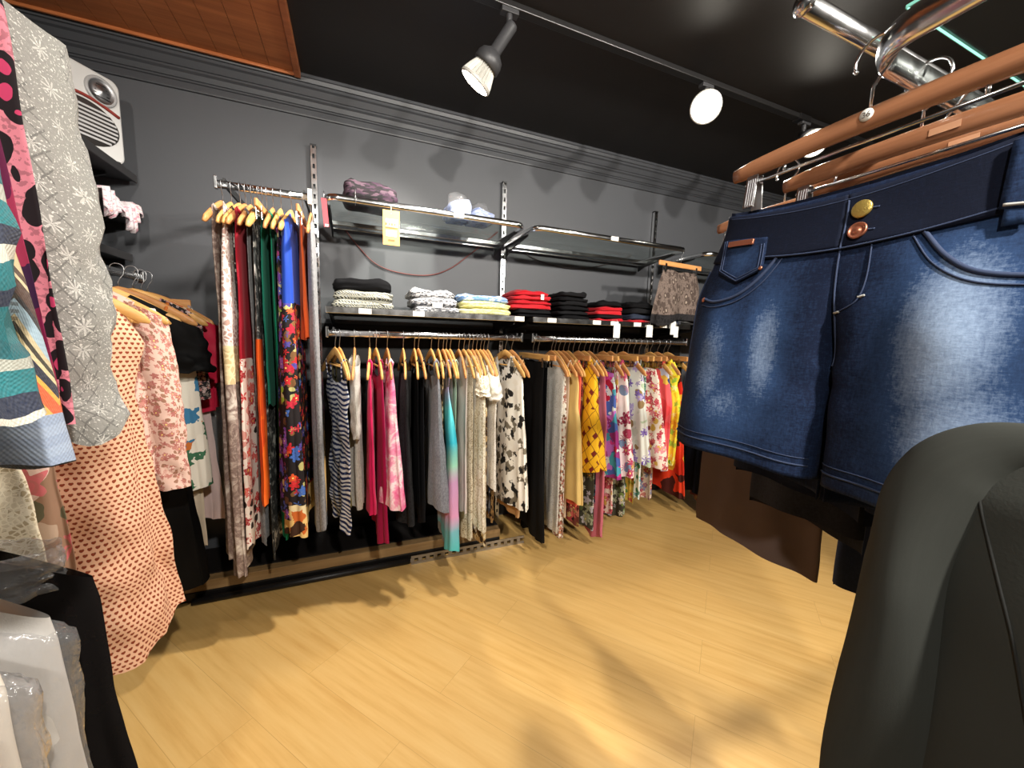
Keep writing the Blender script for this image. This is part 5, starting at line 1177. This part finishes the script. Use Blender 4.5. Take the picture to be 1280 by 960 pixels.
# reddish flat hangers with clips
def flat_hanger(loc, label, z0=.085, half=.212, sticker=False, rz=RZ, clips=True):
    t = empty('clip_hanger', loc, label, 'hanger', 'reddish clip hangers on the right rack', rz)
    m = MB(); n = 24; pts = []; sec = []
    for i in range(n + 1):
        u = -half + 2 * half * i / n; a = abs(u) / half
        pts.append((u, 0, -z0 - .006 * a * a)); sec.append((.0165 - .004 * max(0, a - .8) / .2, .0075))
    m.tube(pts, 1, 14, sect=sec, up=(0, 0, 1)); m.build('wooden_bar', W_RED, t)
    m = MB(); m.tube([(-half * .88, 0, -z0 - .030), (half * .88, 0, -z0 - .030)], .0028, 8)
    for s in (-1, 1): m.tube([(s * half * .55, 0, -z0 - .012), (s * half * .55, 0, -z0 - .031)], .0022, 8)
    m.build('clip_wire', CHROME, t)
    m = MB(); R = .026
    m.tube([(0, 0, -z0 + .012), (0, 0, -.042), (.008, 0, -.030), (.020, 0, -.014)] + [(R * math.cos(a), 0, R * math.sin(a)) for a in [PI * (-.10 + 1.22 * k / 14) for k in range(15)]], .0021, 8); m.lathe([(.001, -.0035), (.0035, 0), (.001, .0035)], 10, Matrix.Translation((R * math.cos(PI * 1.12), 0, R * math.sin(PI * 1.12)))); m.build('hook', CHROME, t)
    if clips:
        for s in (-1, 1):
            x = s * half * .80; m = MB()
            for k in (-1, 1):
                m.box((x, k * .009, -z0 - .048), (.020, .003, .058), Matrix.Rotation(k * .10, 3, 'X'))
                for r in range(4): m.box((x - .0066 + .0044 * r, k * .0108, -z0 - .050), (.0022, .0016, .048), Matrix.Rotation(k * .10, 3, 'X'))
            m.tube([(x - .012, 0, -z0 - .030), (x + .012, 0, -z0 - .030)], .0055, 10)
            m.build('clip', STEEL, t, smooth=False)
    if sticker:
        T = Matrix.Translation((.0, -.0078, -z0 + .004)) @ Matrix.Rotation(PI / 2, 4, 'X'); m = MB(); m.lathe([(.0085, -.0006), (.0085, .0006), (.001, .0008)], 24, T); st = m.build('size_sticker', LABELW, t)
        cu = bpy.data.curves.new('size_number', 'FONT'); cu.body = '36'; cu.size = .011; cu.align_x = 'CENTER'; cu.align_y = 'CENTER'; cu.extrude = .0002
        tmp = bpy.data.objects.new('size_number', cu); C.objects.link(tmp); me = bpy.data.meshes.new_from_object(tmp.evaluated_get(bpy.context.evaluated_depsgraph_get())); bpy.data.objects.remove(tmp)
        me.materials.clear(); me.materials.append(hard('sticker_ink', S(90, 84, 80), .6)); tx = bpy.data.objects.new('size_number', me); C.objects.link(tx); tx.parent = st; tx.location = (0, -.0088, -z0 + .004); tx.rotation_euler = (PI / 2, 0, 0)
    else:
        m = MB(); m.box((.03, -.0078, -z0 - .001), (.034, .0008, .010)); m.build('size_label', hard('clear_label', S(200, 150, 116), .3), t, smooth=False)
    return t
ZRR = 1.664
flat_hanger((XS + .0, YC, ZRR), 'reddish wooden clip hanger with a round size sticker, holding the front shorts', sticker=True)
flat_hanger((.83, YC - .005, ZRR), 'reddish wooden clip hanger directly behind the stickered one', .085, .205)
flat_hanger((.905, YC, ZRR), 'third reddish clip hanger back, close behind the second', .085, .205)
flat_hanger((.975, YC + .295, ZRR), 'reddish clip hanger of the brown short skirt behind the shorts', .085, .18)
flat_hanger((1.07, YC - .03, ZRR), 'rearmost reddish clip hanger, carrying the darkest denim shorts', .085, .20)
# the garments behind
s2 = Shorts(L=.53, waist=.20, hip=.235, hem=.245, seed=5, tf=.035, tb=.03)
b = s2.body(30, 44).build('denim_shorts', denim(S(18, 26, 46), S(36, 50, 78), S(84, 102, 130), [(-.12, -.2, .08, .12, .3)]), loc=(.83, YC, 1.50), rz=RZ); weld(b); tag(b, 'dark navy denim shorts just behind the big washed pair', 'shorts')
s3 = Shorts(L=.62, waist=.20, hip=.23, hem=.235, seed=8, tf=.03, tb=.03)
b = s3.body(30, 44).build('denim_shorts', denim(S(34, 36, 44), S(56, 60, 72), S(84, 90, 104), [(-.14, -.5, .06, .12, .4)]), loc=(.905, YC + .02, 1.50), rz=RZ); weld(b); tag(b, 'blackish denim shorts third in the row on the right rack', 'shorts')
garment('skirt', 'skirt', 'brownish grey short skirt whose pointed hem shows below the shorts', plain(S(104, 88, 82)), (.975, YC + .295, ZRR), RZ, .79, [(0, .14, .010), (.3, .155, .014), (1, .17, .018)], 'fold', seed=81, drop=.16, hem=.003, edge=.002, fold=(.002, .007))
s5 = Shorts(L=.81, waist=.17, hip=.19, hem=.19, seed=11, tf=.03, tb=.03, fc=.5)
b = s5.body(30, 44).build('denim_shorts', denim(S(26, 34, 54), S(48, 60, 86), S(86, 102, 128), [(9, 9, .1, .1, .0)]), loc=(1.07, YC - .05, 1.50), rz=RZ); weld(b); tag(b, 'darkest blue denim shorts hanging lowest beside the charcoal shirt', 'shorts')
# bent chrome rail, glass shelf and second bar of this rack
t = empty('hanging_rail', (1.2, YC, ZRR), 'thick chrome rail with rounded corner close above the denim shorts', 'rail')
R_ = .06; X0 = .672 - 1.2
path = [(.60, 0, 0), (.2, 0, 0)] + [(X0 + R_ + R_ * math.cos(a), -R_ + R_ * math.sin(a), 0) for a in [PI / 2 + PI / 2 * k / 8 for k in range(9)]] + [(X0 + .002, -.16, .006), (X0 + .004, -.40, .012)]
m = MB(); m.tube(path, .0115, 18, sect=(1.9, .85), up=(0, 0, 1)); m.build('rail_tube', CHROME, t)
m = MB(); m.tube([(X0 + .004, -.40, .012), (.1, -.40, .012), (.56, -.40, .012), (.56, 0, 0)], .010, 12); m.build('rail_arm', CHROME, t)
ZGL = 1.80
t = empty('glass_shelf', (1.2, .3, ZGL), 'glass shelf on a chrome bar above the denim shorts at upper right', 'shelf')
m = MB(); m.box((.05, -.075, .012), (.78, .37, .005)); m.build('glass_pane', GLASS, t, smooth=False)
m = MB(); m.box((.05, .1105, .012), (.78, .0012, .0052)); m.box((-.3404, -.075, .012), (.0012, .37, .0052)); m.build('glass_edge', GLASSEDGE, t, smooth=False)
m = MB(); m.tube([(-.505, .168, .004), (.62, .168, .004)], .0115, 16, sect=(1.6, 1), up=(0, 0, 1)); m.lathe([(.001, -.010), (.014, -.008), (.018, 0), (.014, .008), (.001, .010)], 18, Matrix.Translation((-.506, .168, .004)) @ Matrix.Rotation(PI / 2, 4, 'Y')); m.build('front_bar', CHROME, t)
# post that carries rail and glass, behind the viewer's right shoulder
m = MB(); m.box((1.76, -.11, 1.0), (.05, .05, 2.0)); pst = tag(m.build('rack_post', CHROME, smooth=False, bevel=.004), 'chrome post carrying the rails and glass of the right rack', 'post')
m = MB(); m.box((1.62, .03, 1.79), (.33, .04, .02)); m.box((1.76, .0, 1.79), (.03, .26, .02)); m.box((1.2, -.03, 1.272), (1.12, .016, .03)); m.build('cross_arm', CHROME, pst, smooth=False, bevel=.003)
# charcoal long sleeved shirt, cut off by the frame
TX, TY, TZ = .445, -.025, 1.312
M_CHAR = plain(S(66, 68, 64), .95)
def shirt_top(u): a = abs(u); return -.024 * (a / .19) ** 1.5 - .050 * sstep(.150, .200, a) ** 1.3
NCC = 120
mb = tube_cloth([(0, .188, .004), (.02, .190, .017), (.07, .186, .034), (.18, .172, .050), (.45, .165, .058), (1, .185, .07)], .78, shirt_top, 91, fold=(.001, .011), crumple=.003, nc=NCC, nr=90, edge=.004, hem=.006)
Z0 = .108
mb.v = [(x, y, z - Z0) for x, y, z in mb.v]
shirt = tag(mb.build('long_sleeved_shirt', M_CHAR, loc=(TX, TY, TZ), rz=RZ), 'plain charcoal long sleeved shirt hanging close at the lower right', 'shirt')
W_ = NCC + 1
def col_line(i, j0, j1, off): return [Vector(mb.v[j * W_ + i]) + Vector((0, -off, 0)) for j in range(j0, j1)]
for sg in (-1, 1):
    pts = []
    for j in range(0, 40):
        a = NCC / 2 + sg * (17 - .30 * j); i = int(a); pts.append(Vector(mb.v[j * W_ + i]).lerp(Vector(mb.v[j * W_ + i + 1]), a - i))
    m = MB(); m.tube(pts, .0010, 6); m.build('placket_seam', hard('charcoal_seam', S(36, 37, 35), .9), shirt)
for s in (-1, 1):
    m = MB(); n, nc = 60, 44
    key = [(.116, -.016, .012, .008), (.142, -.028, .023, .017), (.160, -.050, .031, .026), (.170, -.090, .036, .034), (.172, -.15, .039, .042), (.170, -.25, .038, .044), (.174, -.38, .035, .040), (.172, -.52, .033, .036), (.175, -.66, .032, .034)]
    pts = [Vector((s * a, -.004, -Z0 + b)) for a, b, _, _ in key]; fine = []; sec = []
    for q in range(len(key) - 1):
        p0, p1, p2, p3 = pts[max(q - 1, 0)], pts[q], pts[q + 1], pts[min(q + 2, len(key) - 1)]
        for k in range(7):
            t_ = k / 7; fine.append(.5 * ((2 * p1) + (p2 - p0) * t_ + (2 * p0 - 5 * p1 + 4 * p2 - p3) * t_ * t_ + (3 * p1 - p0 - 3 * p2 + p3) * t_ ** 3))
            sec.append((key[q][2] + (key[q + 1][2] - key[q][2]) * t_, key[q][3] + (key[q + 1][3] - key[q][3]) * t_))
    m.tube(fine, 1.0, 44, caps=False, sect=sec, up=(1, 0, 0))
    for k, v in enumerate(m.v):
        x, y, z = v; g = sstep(.05, .16, -Z0 - z); a_ = math.atan2(y, (x - s * .17))
        m.v[k] = (x + s * g * .006 * math.sin(2 * a_ + z * 14), y + g * .007 * math.sin(3 * a_ - z * 11 + 1), z)
    m.build('sleeve', M_CHAR, shirt)
hg = hanger('tan', (TX, TY, TZ), RZ, 'tan wooden hanger inside the charcoal long sleeved shirt'); hg.scale = (.62, .6, .75)
